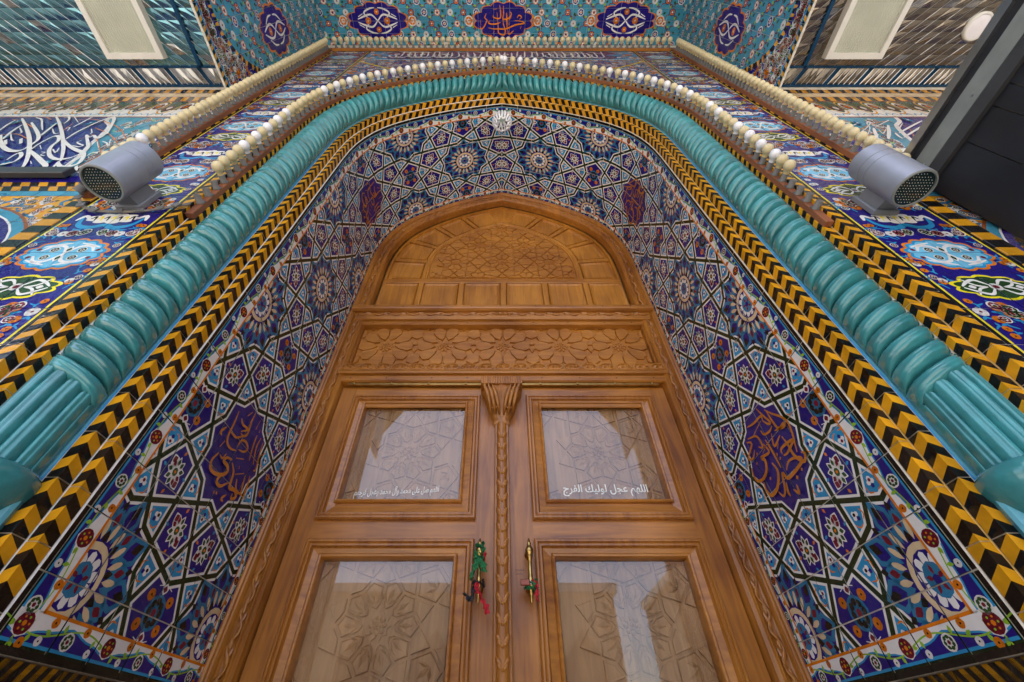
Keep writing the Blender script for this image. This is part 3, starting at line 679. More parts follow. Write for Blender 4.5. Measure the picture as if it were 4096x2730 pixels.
US = PR.S; VS = [1.090, 1.113, 1.262, 1.405, 1.548, 1.691, 1.834, 1.976]
mp_rev = lambda s, t, h: (lambda q: (q[0], t, q[1]))(PR.pt(s, -h))
rev = thing('tiled_reveal', 'right door reveal of star patterned blue tiles rising into the right half of the vault', 'tiled reveal', (1.15, 1.5, 0.175))
tile_panel(rev, pat, US, VS, mp_rev, lambda i, j: BLACK if j == 0 else STRAP, gap=0.0020, th=0.0016, tilt=0.009)
mb = MB(); PR.sweep(mb, [(0.001, 1.088), (0.001, 1.99)]); mb.build('mortar_bed', M_GROUT, rev)
# striped course and stone foot under the panel
pat2 = Pat()
for k in range(-4, 60):
    y = 1.05 + k * 0.036
    pat2.add([(y, 0.09), (y + 0.018, 0.09), (y + 0.060, 0.172), (y + 0.042, 0.172)], YELLOW, 0)
tile_panel(rev, pat2, [1.09 + 0.1265 * k for k in range(8)], [0.090, 0.173], lambda a, b, h: (1.15 - h, a, b), BLACK, name='striped_tile', eps=0.0, th=0.0061)
mb = MB(); mb.box((1.1385, 1.088, G), (1.20, 1.98, 0.088)); mb.build('stone_foot', M_STONE, rev)
revL = mirror(rev, 'left door reveal of star patterned blue tiles rising into the left half of the vault')

def inscription(parent, strokes, mpf, mats, ax=(1, 1), name='inscription', h=0.0105, extra=None, wmul=1.0, taper=0.6):
    p = Pat()
    for i_, (wd, pts) in enumerate(strokes): p.stroke(pts, wd * wmul, 0, 0.25 * i_, taper, ax)
    if extra:
        for i_, (wd, pts) in enumerate(extra): p.stroke(pts, wd * wmul, 1, -3.0 + 0.25 * i_, 0.2, ax)
    mbx = MB()
    for l, c, P in p.sh: mbx.add([mpf(a, b, h + l * 0.0003) for a, b in P], [tuple(range(len(P)))], c)
    return mbx.build(name, mats, parent)
def shrunk(st, k):
    q = [p for w_, pts in st for p in pts]; c0 = (min(p[0] for p in q) + max(p[0] for p in q)) / 2; c1 = (min(p[1] for p in q) + max(p[1] for p in q)) / 2
    return [(w_ * 1.25, [(1.560 + (a - c0) * k, 0.930 + (b - c1) * k) for a, b in pts]) for w_, pts in st]
CAR_R = shrunk(CAR_R, 0.90); CAR_L = shrunk(CAR_L, 0.90)
inscription(rev, CAR_R, lambda a, b, h: (1.15 - h, a, b), [PAL[GOLD]])
inscription(revL, [(wd, pts) for wd, pts in CAR_L], lambda a, b, h: (1.15 - h, a, b), [PAL[GOLD]])
# upper cartouches: the same kind of gilt script higher up on the haunch
def shifted(strokes, ds): return [(wd, [(a, sp(b + ds)) for a, b in pts]) for wd, pts in strokes]
mp_ins = lambda a, b, h: (lambda q: (q[0], a, q[1]))(PR.pt(b, -h))
inscription(rev, shifted(CAR_R, 4 * DS), mp_ins, [PAL[GOLD]], wmul=1.1); inscription(revL, shifted(CAR_L, 4 * DS), mp_ins, [PAL[GOLD]], wmul=1.1)

# ================================================================== chevron mouldings (stepped corner tiles)
def chevron(th_, off, y_f, wf, wd, z0, grout, step=0.14, ph=0.0, k=1.0):
    """corner tile strip: ridge at arch offset off and depth y_f; front face wf wide (outwards), return face wd deep"""
    P = Path(off, step, z0, k)
    p = Pat(); sl = 0.57; q = P.step / 4
    n = int(P.T / q) + 12
    for k in range(-8, n):
        s = z0 + k * q + ph
        c = YELLOW if k % 2 else BLACK
        p.add([(s, 0), (s + q, 0), (s + q - sl * wf, -wf), (s - sl * wf, -wf)], c, 0)
        p.add([(s, 0), (s + q, 0), (s + q - sl * wd, wd), (s - sl * wd, wd)], c, 0)
    def mpc(s, wv, h):
        if wv <= 0: a = P.pt(s, -wv - h); return (a[0], y_f - h, a[1])
        a = P.pt(s, -h); return (a[0], y_f - h + wv, a[1])
    g = 0.0013
    us = P.S
    ce = cells_of(p, us, [-wf, 0.0], g); cd = cells_of(p, us, [0.0, wd], g)
    for i in range(len(us) - 1):
        V, F_, M_ = [], [], []
        jit = rnd.uniform(-0.0006, 0.0006)
        for src in (ce, cd):
            for l, c, Q in src.get((i, 0), []):
                # close the ridge: no joint along it
                Q = [(a, 0.0 if abs(b) <= g * 1.01 else b) for a, b in Q]
                b = len(V); dd = [mpc(a, bb, 0.005 + jit) for a, bb in Q]
                V += dd; F_.append(list(range(b, b + len(Q)))); M_.append(0 if c == YELLOW else 1)
        # ridge vertices are at h on both faces: pull both to the same corner line
        me = bpy.data.meshes.new('corner_tile'); me.from_pydata(in_metres(V), [], F_)
        me.materials.append(PAL[YELLOW]); me.materials.append(PAL[BLACK]); me.polygons.foreach_set('material_index', M_); me.update()
        link('corner_tile', me, th_)
    mb = MB(); P.sweep(mb, [(wf + 0.001, y_f - 0.001), (0.0005, y_f - 0.001), (0.0005, y_f - 0.0005), (-0.001, y_f), (-0.001, y_f + wd + 0.004)]); mb.build('mortar_bed', M_GROUT, th_)
    mb = MB(); e = 0.004
    P.sweep(mb, [(-0.0045, y_f + wd - 0.0045), (-0.007, y_f + wd - 0.006), (-0.009, y_f + wd - 0.001)]); mb.build('grout_line', grout, th_)
    return P
Z0 = 0.10
t = thing('chevron_moulding', 'inner stepped band of black and yellow chevron tiles, right of the door', 'tile moulding', (1.2, 1.0, Z0))
chevron(t, 0.030, 1.002, 0.034, 0.042, Z0, M_GROUTY, ph=0.0); chevron(t, 0.0, 1.046, 0.030, 0.044, Z0, M_GROUT, ph=0.02)
chv_in = t
t2 = mirror(t, 'inner stepped band of black and yellow chevron tiles, left of the door')
for ch in t2.children:
    if ch.name.startswith('grout_line'): ch.data = ch.data.copy(); ch.data.materials[0] = M_GROUTW
SC = 1.0
t = thing('chevron_moulding', 'outer stepped band of black and yellow chevron tiles, right of the turquoise column', 'tile moulding', (1.6, 0.93, Z0))
chevron(t, 0.2995, 0.930, 0.047, 0.042, Z0, M_GROUTY, ph=0.01, k=KI); chevron(t, 0.2575, 0.974, 0.042, 0.028, Z0, M_GROUT, ph=0.03, k=KI)
t2 = mirror(t, 'outer stepped band of black and yellow chevron tiles, left of the turquoise column')
for ch in t2.children:
    if ch.name.startswith('grout_line'): ch.data = ch.data.copy(); ch.data.materials[0] = M_GROUTW

# ================================================================== twisted turquoise columns
OI, OO, YI, YO = 0.071, 0.2575, 1.112, 1.0015     # splayed bed: inner and outer edge (arch offset, depth)
OC, PIT, ADV = 0.164, 0.0730, 0.115
BL_ = math.hypot(OO - OI, YI - YO); NO, NY = -(YI - YO) / BL_, -(OO - OI) / BL_
def on_bed(t_, h): return (OO + (OI - OO) * t_ + NO * h - OC, YO + (YI - YO) * t_ + NY * h)
rope = thing('twisted_column', 'glossy turquoise rope column and arch roll, right side', 'column', (1.44, 1.05, G))
PB_ = Path(OC, 0.06, 0.2, KI)
mb = MB(); PB_.sweep(mb, [on_bed(0.0, 0.0), on_bed(1.0, 0.0)]); mb.build('bed', M_BED, rope)
mb = MB()
for a, b in ((0.035, 0.006), (0.965, 0.994)):
    ns = PB_.n + 1
    wob = [rnd.uniform(-0.010, 0.012) for _ in range(ns)]
    mb.grid(lambda i, j: (lambda e: (lambda q: (q[0], e[1], q[1]))(PB_.pt(PB_.S[i], e[0])))(on_bed((a + wob[i]) if j == 0 else b, 0.0008)), int(ns * 0.62), 2)
mb.build('paint_line', M_PAINT, rope)
PD = Path(OC, 0.03, 0.2, KI)
def lobe_r(a):
    # profile across one strand: three rounded ridges, deep joint to the next strand
    b = max(0.0, math.sin(pi * min(1, max(0, a)))) ** 0.45
    return 0.56 + 0.44 * b - 0.065 * math.exp(-((a - 0.64) / 0.05) ** 2) - 0.055 * math.exp(-((a - 0.38) / 0.05) ** 2) - 0.10 * max(0, a - 0.62)
def swell(ph): return 0.092 * max(0.0, math.sin(ph)) ** 0.85
S_TW = 0.790 + ADV / 2
NA, NP = 17, 17
nl = int((PD.S[-1] + 0.35 - S_TW) / PIT) + 2
def lobe_mesh(i):
    mm = MB(); sc2 = rnd.uniform(0.98, 1.02); tw = rnd.uniform(-0.004, 0.004)
    def fn(ai, pj):
        a = ai / (NA - 1); ph = pi * pj / (NP - 1); t_ = 0.505 - 0.44 * math.cos(ph)
        s = S_TW + (i + a) * PIT + ADV * (0.5 - ph / pi) + tw
        e = on_bed(t_, swell(ph) * lobe_r(a) * sc2 + (0.012 * math.sin(pi * a) ** 0.5 if 0 < ai < NA - 1 else -0.002))
        q = PD.pt(min(s, PD.S[-1] - 1e-6), e[0]); return (max(0.0, q[0]), e[1], q[1])
    mm.grid(fn, NA, NP); return mm.mesh(M_ROPE, True, 'strand')
for i in range(nl):
    if S_TW + i * PIT - ADV * 0.5 > PD.S[-1] - 0.005: break
    link('strand', lobe_mesh(i), rope)
# fluted foot where the strands turn vertical
NF = 6; ZF = 0.572
for k in range(NF):
    mm = MB()
    def fn(i, j):
        ph = pi * (k + j / 12) / NF; t_ = 0.505 - 0.44 * math.cos(ph)
        top = S_TW + ADV * (0.5 - (k + 0.5) / NF) + 0.014 * math.sin(pi * j / 12)
        z = ZF + (top - ZF) * i / 5
        h_ = (swell(ph) + 0.006) * (0.80 + 0.24 * abs(math.sin(pi * j / 12)) ** 0.5 - 0.07 * math.exp(-((j - 6) / 1.1) ** 2))
        e = on_bed(t_, h_ * (0.95 if i == 5 else 1)); q = PD.pt(z, e[0]); return (q[0], e[1], q[1])
    mm.grid(fn, 6, 13); mm.build('flute', M_ROPE, rope, True)
mm = MB()
prof = [(0.085, 0.580), (0.108, 0.572), (0.120, 0.556), (0.122, 0.534), (0.114, 0.505), (0.096, 0.475), (0.074, 0.440), (0.060, 0.40), (0.058, 0.355), (0.075, 0.31), (0.105, 0.27), (0.108, 0.22)]
def fnv(i, j):
    ph = pi * j / 18; r = prof[i][0]; e = on_bed(0.505 - r / BL_ * math.cos(ph), 0.012 + r * math.sin(ph)); q = PD.pt(prof[i][1], e[0]); return (q[0], e[1], q[1])
mm.grid(fnv, len(prof), 19); mm.build('vase_foot', M_ROPE, rope, True)
mm = MB(); C = [on_bed(-0.02, 0.0), on_bed(1.02, 0.0), on_bed(1.02, 0.030), on_bed(0.98, 0.036), on_bed(0.02, 0.036), on_bed(-0.02, 0.030)]
X0 = 1.15 * KI + OC
mm.add([(X0 + o_, y_, G) for o_, y_ in C] + [(X0 + o_, y_, 0.548) for o_, y_ in C], [tuple(range(5, -1, -1)), tuple(range(6, 12))] + [(i, (i + 1) % 6, 6 + (i + 1) % 6, 6 + i) for i in range(6)]); mm.build('plinth', M_BED, rope)
mirror(rope, 'glossy turquoise rope column and arch roll, left side')
# ================================================================== facade strips beside the arch
def small_flower(p, x, y, r, l=3, kind=0, fx=1.0, fy=1.0, rot=0.0):
    if kind == 0: p.flower(x, y, r, 6, WHITE, MAROON, DGREEN, l, rot, fx, fy)
    elif kind == 1: p.flower(x, y, r, 7, WHITE, DGREEN, MAROON, l, rot, fx, fy)
    elif kind == 2: p.flower(x, y, r * 0.9, 5, ORANGE, None, BLACK, l, rot, fx, fy)
    elif kind == 3: p.flower(x, y, r, 5, WHITE, None, MAROON, l, rot, fx, fy)
def sprig(p, x, y, a, r, c, l):
    p.stroke([(x, y), (x + r * 0.6 * math.cos(a), y + r * 0.6 * math.sin(a)), (x + r * math.cos(a + 0.7), y + r * math.sin(a + 0.7))], r * 0.18, c, l)
    p.petal(x + r * 0.5 * math.cos(a), y + r * 0.5 * math.sin(a), a - 0.7, 0, r * 0.55, r * 0.12, c, l)
def scallop(p, x, y, hw, hh, n, amp, c, l, point=0.0):
    P = []
    for k in range(n * 6):
        a = 2 * pi * k / (n * 6); r = 1 + amp * abs(math.sin(n * a / 2)) - amp
        r *= 1 + point * (max(0, abs(math.cos(a)) - 0.86) * 6)
        P.append((x + hw * r * math.cos(a), y + hh * r * math.sin(a)))
    p.poly(P, c, l)
XA, XB, XC = 1.626, 1.855, 2.105
pf = Pat(); cx = (XA + 0.026 + XC - 0.026) / 2
pf.rect(XA, XA + 0.020, -1, 7, BLACK, 1); pf.rect(XA + 0.020, XA + 0.029, -1, 7, LINE, 1)
pf.rect(XC - 0.020, XC, -1, 7, BLACK, 1); pf.rect(XC - 0.029, XC - 0.020, -1, 7, LINE, 1)
PER = 0.860
for k in range(-3, 6):
    z = 2.126 + k * PER
    # green pointed cartouche
    scallop(pf, cx, z, 0.160, 0.082, 10, 0.14, LINE, 2, 0.10); scallop(pf, cx, z, 0.146, 0.070, 10, 0.14, DGREEN, 3, 0.08)
    small_flower(pf, cx, z, 0.022, 5, 3); pf.disc(cx, z, 0.012, MAROON, 6, 6)
    for sx in (-1, 1):
        for sy in (-1, 1):
            pf.stroke([(cx + sx * 0.015, z + sy * 0.012), (cx + sx * 0.05, z + sy * 0.045), (cx + sx * 0.09, z + sy * 0.030), (cx + sx * 0.125, z + sy * 0.004)], 0.013, WHITE, 4)
            pf.stroke([(cx + sx * 0.03, z + sy * 0.0), (cx + sx * 0.07, z + sy * 0.012), (cx + sx * 0.10, z + sy * 0.05)], 0.010, WHITE, 4)
        pf.petal(cx + sx * 0.075, z, 0 if sx > 0 else pi, 0, 0.03, 0.012, WHITE, 5)
    # pale blue medallion with orange scalloped rim
    z = 2.126 + k * PER + 0.235
    scallop(pf, cx, z, 0.178, 0.128, 14, 0.10, ORANGE, 2, 0.05); scallop(pf, cx, z, 0.164, 0.116, 14, 0.10, LBLUE, 3, 0.05); scallop(pf, cx, z, 0.150, 0.104, 14, 0.10, SKYB, 4, 0.04)
    for sx in (-1, 1):
        for sy in (-1, 1):
            pf.stroke([(cx, z), (cx + sx * 0.03, z + sy * 0.055), (cx + sx * 0.08, z + sy * 0.06), (cx + sx * 0.11, z + sy * 0.02)], 0.016, WHITE, 5)
            pf.stroke([(cx + sx * 0.02, z + sy * 0.085), (cx + sx * 0.07, z + sy * 0.07), (cx + sx * 0.12, z + sy * 0.05)], 0.012, WHITE, 5)
            small_flower(pf, cx + sx * 0.058, z + sy * 0.030, 0.020, 6, 1); pf.disc(cx + sx * 0.125, z + sy * 0.03, 0.011, MAROON, 6, 6)
        pf.petal(cx, z, pi / 2 * sx, 0, 0.06, 0.018, WHITE, 6); pf.petal(cx, z, pi / 2 * sx, 0.015, 0.05, 0.009, DGREEN, 7)
    # white cloud band
    z = 2.126 + k * PER + 0.535
    pf.stroke([(cx - 0.15, z + 0.02), (cx - 0.12, z - 0.055), (cx - 0.05, z - 0.075), (cx, z - 0.05), (cx + 0.05, z - 0.075), (cx + 0.12, z - 0.055), (cx + 0.15, z + 0.02)], 0.030, LBLUE, 2)
    scallop(pf, cx, z + 0.012, 0.125, 0.052, 9, 0.22, WHITE, 3, 0.05)
    for q in range(-3, 4): pf.stroke([(cx + q * 0.03 - 0.012, z - 0.012), (cx + q * 0.03, z + 0.03), (cx + q * 0.03 + 0.012, z + 0.005)], 0.010, BLACK if q % 2 else LINE, 4)
    for sx in (-1, 1): pf.stroke([(cx + sx * 0.105, z), (cx + sx * 0.145, z + 0.035), (cx + sx * 0.165, z - 0.01)], 0.020, WHITE, 3)
    # scattered flowers, mirrored about the middle
    for dz in (-0.145, -0.125, 0.405, 0.415, 0.66, 0.69):
        zz = 2.126 + k * PER + dz
        for q in range(4):
            xx = rnd.uniform(0.03, 0.185); kd = rnd.choice((0, 1, 0, 3, 2, 2)); r = rnd.uniform(0.019, 0.028); z2 = zz + rnd.uniform(-0.014, 0.014); a = rnd.uniform(0, 6)
            for sx in (-1, 1):
                small_flower(pf, cx + sx * xx, z2, r, 8, kd, rot=a if sx > 0 else pi - a)
                sprig(pf, cx + sx * xx, z2, a if sx > 0 else pi - a, 0.05, LBLUE, 2)
    for q in range(16):
        xx = rnd.uniform(0.165, 0.197); z2 = 2.126 + k * PER + rnd.uniform(0, PER); a = rnd.uniform(0, 6); kd = rnd.choice((0, 2, 3, 2))
        for sx in (-1, 1): small_flower(pf, cx + sx * xx, z2, 0.016, 10, kd, rot=a); sprig(pf, cx + sx * xx * 0.96, z2, a, 0.04, LBLUE, 2)
ZR = [0.029 + 0.185 * k for k in range(34)] ; ZR = [z for z in ZR if z < 6.05] + [6.19]
fac = thing('facade_strip', 'tall strip of dark blue medallion tiles right of the arch', 'tiled wall', (1.86, 0.93, G))
mpf = lambda x, z, h: (x, 0.934 - h, z)
tile_panel(fac, pf, [XA, XB, XC], ZR, mpf, COBALT)
# edge course of yellow and black squares
k = 0; z = -0.1; sm = {}
for c in (YELLOW, BLACK):
    q = MB(); q.box((0, 0, 0), (0.088, 0.006, 0.060), 0, 0.0015); sm[c] = q.mesh(PAL[c] if c == YELLOW else PAL[BLACK], name='edge_tile')
while z < 6.12:
    o = link('edge_tile', sm[YELLOW if k % 2 else BLACK], fac); o.location = Vector((2.1075, 0.927 + rnd.uniform(0, 0.0012), z)) - fac.location
    z += 0.0635; k += 1
mb = MB(); mb.box((1.62, 0.935, 0.0), (2.199, 0.947, 3.9)); mb.box((1.62, 0.935, 3.9), (2.30, 0.947, 6.72)); mb.box((1.60, 0.90, G), (2.2, 0.947, 0.0)); mb.build('wall_core', M_GROUT, fac)
mirror(fac, 'tall strip of dark blue medallion tiles left of the arch')

# spandrel over the arch: flower tiles, a framing stripe and the script band
span = thing('spandrel', 'flower tiled spandrel with a white script band over the arch', 'tiled wall', (0, 0.93, 5.0))
ps = Pat()
for i in range(900):
    x, z = rnd.uniform(0, 1.62), rnd.uniform(3.0, 5.62)
    small_flower(ps, x, z, rnd.uniform(0.018, 0.034), 3 + i % 3, rnd.choice((0, 1, 0, 3, 2)), rot=rnd.uniform(0, 6))
    sprig(ps, rnd.uniform(0, 1.62), rnd.uniform(3.0, 5.62), rnd.uniform(0, 6), 0.06, rnd.choice((LBLUE, LBLUE, SKYB, BROWN)), 2)
ps.stroke([(1.62, 5.56), (1.25, 5.2), (1.0, 5.0), (0.9, 4.96)], 0.02, LINE, 8, 0)
for i in range(46):
    x = i * 0.036; ps.add([(x, 5.60), (x + 0.018, 5.60), (x + 0.036, 5.64), (x + 0.018, 5.64)], YELLOW, 9)
for i in range(60):
    z = 3.6 + i * 0.036; ps.add([(1.60, z), (1.60, z + 0.018), (1.626, z + 0.03), (1.626, z + 0.012)], YELLOW, 9)
ps.rect(0, 1.626, 5.645, 6.19, PURPLE, 1); ps.rect(0, 1.626, 5.645, 5.68, SKYB, 2); ps.rect(0, 1.626, 6.15, 6.19, SKYB, 2)
ps.poly([(1.30, 5.68), (1.62, 5.68), (1.62, 6.15), (1.30, 6.15), (1.42, 6.0), (1.24, 5.91), (1.42, 5.82)], LBLUE, 2)
for i in range(24): small_flower(ps, rnd.uniform(1.36, 1.6), rnd.uniform(5.7, 6.13), 0.026, 4, rnd.choice((0, 3, 2)))
ring = Path(0.3435, 0.05, 2.0, KI)
def cut_ring(P, uc, vc):
    best = min(range(len(ring.P)), key=lambda i: (ring.P[i][0] - uc) ** 2 + (ring.P[i][1] - vc) ** 2)
    q, n = ring.P[best], ring.M[best]
    if best == len(ring.P) - 1: n = ring.M[best - 1]
    return clip_line(P, q, n[0], n[1])
def inside(i, j):
    x, z = (SU[i] + SU[i + 1]) / 2, (SV_[j] + SV_[j + 1]) / 2
    best = min(range(len(ring.P)), key=lambda k: (ring.P[k][0] - x) ** 2 + (ring.P[k][1] - z) ** 2); q, n = ring.P[best], ring.M[best]
    return (x - q[0]) * n[0] + (z - q[1]) * n[1] < -0.12
SU = [0.0 + 0.2033 * k for k in range(9)]; SU[-1] = 1.6255
SV_ = [2.93 + 0.194 * k for k in range(15)] + [5.915, 6.19]
tile_panel(span, ps, SU, SV_, mpf, lambda i, j: GREY if rnd.random() < 0.25 else PURPLE, post=cut_ring, skip=inside)
for ch in list(span.children):
    c = ch.copy(); col.objects.link(c); c.parent = span; c.scale = (-1, 1, 1); c.location = ch.location
mb = MB(); PQ = Path(0.3385, 0.06, 2.0, KI); nq = PQ.n
def outer(i):
    zt = [p for p in PQ.P if p[1] > 3.27]; f = max(0.0, (i - (nq - len(zt) + 1)) / (len(zt) - 1)) if PQ.P[i][1] > 3.27 else 0
    if PQ.P[i][1] <= 3.27: return (1.625, PQ.P[i][1])
    L = f * (3.43 + 1.625)
    return (1.625, 3.27 + L) if L < 3.43 else (max(0, 1.625 - (L - 3.43)), 6.7)
for s_ in (1, -1):
    mb.grid(lambda i, j: (s_ * (PQ.P[i][0] if j == 0 else outer(i)[0]), 0.937, PQ.P[i][1] if j == 0 else outer(i)[1]), nq + 1, 2)
mb.build('mortar_bed', M_GROUT, span)
# script band: dense strokes, uprights crossed by long bowls
sb = []
x = 1.20
while x > -1.22:
    h_ = rnd.uniform(0.25, 0.36)
    sb.append((0.020, [(x, 5.72 + rnd.uniform(0, 0.05)), (x + 0.006, 5.72 + h_ * 0.5), (x + rnd.uniform(-0.02, 0.02), 5.76 + h_)]))
    if rnd.random() < 0.7: sb.append((0.022, [(x, 5.76), (x - 0.04, 5.71), (x - 0.10, 5.72), (x - 0.14, 5.80), (x - 0.12, 5.88)]))
    if rnd.random() < 0.6: sb.append((0.018, [(x + 0.02, 5.98), (x - 0.07, 6.02), (x - 0.15, 6.08)]))
    if rnd.random() < 0.5: sb.append((0.020, [(x - 0.03, 5.90), (x - 0.06, 5.94), (x - 0.09, 5.90), (x - 0.06, 5.86), (x - 0.03, 5.90)]))
    x -= rnd.uniform(0.055, 0.10)
inscription(span, sb, mpf, [PAL[WHITE]])

# striped course above the top rail
top = thing('top_course', 'black and yellow striped tile course along the top of the portal', 'tile moulding', (0, 0.93, 6.3))
pt_ = Pat()
for i in range(-80, 80):
    x = i * 0.06; pt_.add([(x, 6.19), (x + 0.03, 6.19), (x + 0.075, 6.30), (x + 0.045, 6.30)], YELLOW, 0); pt_.add([(x + 0.045, 6.30), (x + 0.075, 6.30), (x + 0.03, 6.42), (x, 6.42)], YELLOW, 0)
tile_panel(top, pt_, [-2.30 + 0.23 * k for k in range(21)], [6.192, 6.30, 6.42], mpf, BLACK, eps=0.0, th=0.0061)

# ================================================================== canopy: tiled ceiling and side walls
can = thing('canopy_ceiling', 'turquoise flower tiled ceiling with three dark blue medallions overhead', 'tiled ceiling', (0, 0.3, 6.6))
pc = Pat()
def canopy_ground(p, x0, x1, y0, y1, n):
    sx, sy = 0.165, 0.112
    for i in range(int((x1 - x0) / sx) + 1):
        for j in range(int((y1 - y0) / sy) + 1):
            x = x0 + (i + 0.5 * (j % 2)) * sx; y = y0 + j * sy; k = (i * 3 + j * 5) % 4
            if k == 0: p.flower(x, y, 0.040, 6, WHITE, COBALT, ORANGE, 2, 0.3)
            elif k == 1: p.flower(x, y, 0.038, 6, COBALT, ORANGE, WHITE, 2)
            elif k == 2: p.flower(x, y, 0.034, 6, WHITE, None, MAROON, 2)
            else: p.flower(x, y, 0.036, 5, ORANGE, WHITE, COBALT, 2, 0.2)
            for a in (0.6, 2.4, 4.1): p.stroke([(x + 0.04 * math.cos(a), y + 0.04 * math.sin(a)), (x + 0.07 * math.cos(a + 0.3), y + 0.07 * math.sin(a + 0.3)), (x + 0.10 * math.cos(a), y + 0.10 * math.sin(a))], 0.010, MAROON, 1)
            p.petal(x + sx * 0.5, y, k * 1.3, 0, 0.04, 0.014, DGREEN, 2); p.petal(x + sx * 0.3, y + sy * 0.4, k * 1.9, 0, 0.035, 0.012, LEAF, 2)
canopy_ground(pc, -2.3, 2.3, -2.1, 0.93, 0)
for mx in (-1.58, 0.02, 1.58):
    scallop(pc, mx, 0.672, 0.370, 0.200, 12, 0.14, ORANGE, 4, 0.12); scallop(pc, mx, 0.672, 0.352, 0.188, 12, 0.12, COBALT, 5, 0.10)
    for sx in (-1, 1): pc.petal(mx + sx * 0.37, 0.672, 0 if sx > 0 else pi, 0, 0.08, 0.022, ORANGE, 5); pc.flower(mx + sx * 0.44, 0.672, 0.055, 6, WHITE, ORANGE, None, 5)
    if mx != 0.02:
        for sx in (-1, 1):
            for sy in (-1, 1):
                pc.stroke([(mx, 0.672), (mx + sx * 0.07, 0.672 + sy * 0.06), (mx + sx * 0.15, 0.672 + sy * 0.05), (mx + sx * 0.25, 0.672 + sy * 0.015)], 0.020, WHITE, 6)
                pc.stroke([(mx + sx * 0.02, 0.672 + sy * 0.13), (mx + sx * 0.09, 0.672 + sy * 0.12), (mx + sx * 0.16, 0.672 + sy * 0.08), (mx + sx * 0.12, 0.672 + sy * 0.03)], 0.018, WHITE, 6)
                pc.stroke([(mx + sx * 0.18, 0.672 + sy * 0.07), (mx + sx * 0.24, 0.672 + sy * 0.04)], 0.018, WHITE, 6)
            pc.flower(mx + sx * 0.12, 0.672, 0.036, 5, ORANGE, None, WHITE, 7); pc.flower(mx, 0.672 + sx * 0.09, 0.030, 5, ORANGE, None, WHITE, 7)
CU = [-2.3 + 0.2 * k for k in range(24)]; CV = [-2.13 + 0.1275 * k for k in range(25)]
tile_panel(can, pc, CU, CV, lambda x, y, h: (x, y, 6.6 - h), lambda i, j: TURQ, stuff=lambda i, j: j < 19)
mb = MB(); mb.quad((-2.4, -2.2, 6.603), (2.4, -2.2, 6.603), (2.4, 0.94, 6.603), (-2.4, 0.94, 6.603)); mb.build('mortar_bed', M_GROUT, can)
inscription(can, MED_C, lambda a, b, h: (a, b, 6.6 - h), [PAL[ORANGE]], h=0.0082)

cw = thing('canopy_side_wall', 'turquoise flower tiled side wall of the canopy, upper right', 'tiled wall', (2.3, 0.3, 3.92))
pw = Pat()
canopy_ground(pw, -2.1, 0.93, 4.1, 6.6, 0)
for my in (0.60, -0.55):
    scallop(pw, my, 5.18, 0.205, 0.36, 12, 0.12, ORANGE, 4, 0.1); scallop(pw, my, 5.18, 0.188, 0.335, 12, 0.12, COBALT, 5, 0.1)
    for sx in (-1, 1):
        for sy in (-1, 1):
            pw.stroke([(my, 5.18), (my + sx * 0.05, 5.18 + sy * 0.07), (my + sx * 0.05, 5.18 + sy * 0.15), (my + sx * 0.01, 5.18 + sy * 0.25)], 0.020, WHITE, 6)
            pw.stroke([(my + sx * 0.12, 5.18 + sy * 0.02), (my + sx * 0.11, 5.18 + sy * 0.10), (my + sx * 0.06, 5.18 + sy * 0.18)], 0.016, WHITE, 6)
        pw.flower(my, 5.18 + sx * 0.12, 0.034, 5, ORANGE, None, WHITE, 7)
# curved border: floral band between two striped courses
cv = [(0.94, 4.70), (0.853, 4.637), (0.74, 4.41), (0.664, 4.305), (0.517, 4.187), (0.40, 4.156), (0.294, 4.15), (0.0, 4.15), (-2.13, 4.15)]
cvd = catmull(cv[:7], 4) + cv[7:]
def offc(c_, dv):
    M = []
    for i in range(len(c_)):
        a, b = c_[max(0, i - 1)], c_[min(len(c_) - 1, i + 1)]; dx, dy = b[0] - a[0], b[1] - a[1]; L = math.hypot(dx, dy)
        M.append((c_[i][0] - dy / L * dv, c_[i][1] + dx / L * dv))
    return M
lowc = [(a, 3.92) for a, b in cvd]
for (a, b), (c, d_), (e, f), (g_, h_) in zip(cvd, cvd[1:], lowc, lowc[1:]): pw.add([(a, b), (c, d_), (g_, h_), (e, f)], COBALT, 8)
i1, i2 = offc(cvd, 0.0), offc(cvd, 0.048)
tot = 0.0; seq = []
for i in range(len(cvd) - 1):
    n = max(1, int(math.hypot(cvd[i + 1][0] - cvd[i][0], cvd[i + 1][1] - cvd[i][1]) / 0.030))
    for q in range(n):
        f0, f1 = q / n, (q + 1) / n
        L = lambda A, f: (A[i][0] + (A[i + 1][0] - A[i][0]) * f, A[i][1] + (A[i + 1][1] - A[i][1]) * f)
        pw.add([L(i1, f0), L(i1, f1), L(i2, min(1.0, f1 + 0.5 / n)), L(i2, min(1.0, f0 + 0.5 / n))], BLACK if len(seq) % 2 else YELLOW, 10); seq.append(1)
for k in range(110):
    y = 0.95 - k * 0.03; pw.add([(y, 3.92), (y - 0.03, 3.92), (y - 0.045, 3.955), (y - 0.015, 3.955)], BLACK if k % 2 else YELLOW, 10)
pw.rect(-2.13, 0.94, 3.955, 3.970, LBLUE, 10)
for k in range(260):
    y = rnd.uniform(0.0, 0.93) if k < 200 else rnd.uniform(-2, 0); zmax = 4.07 if y < 0.5 else 4.07 + (y - 0.5) * 1.0
    z = rnd.uniform(3.985, zmax); small_flower(pw, y, z, rnd.uniform(0.018, 0.03), 11, rnd.choice((0, 3, 2, 1))); sprig(pw, y, z, rnd.uniform(0, 6), 0.05, rnd.choice((LEAF, LBLUE, SKYB)), 9)
WU = [-2.13 + 0.1275 * k for k in range(25)]; WV = [3.92 + 0.1915 * k for k in range(15)]
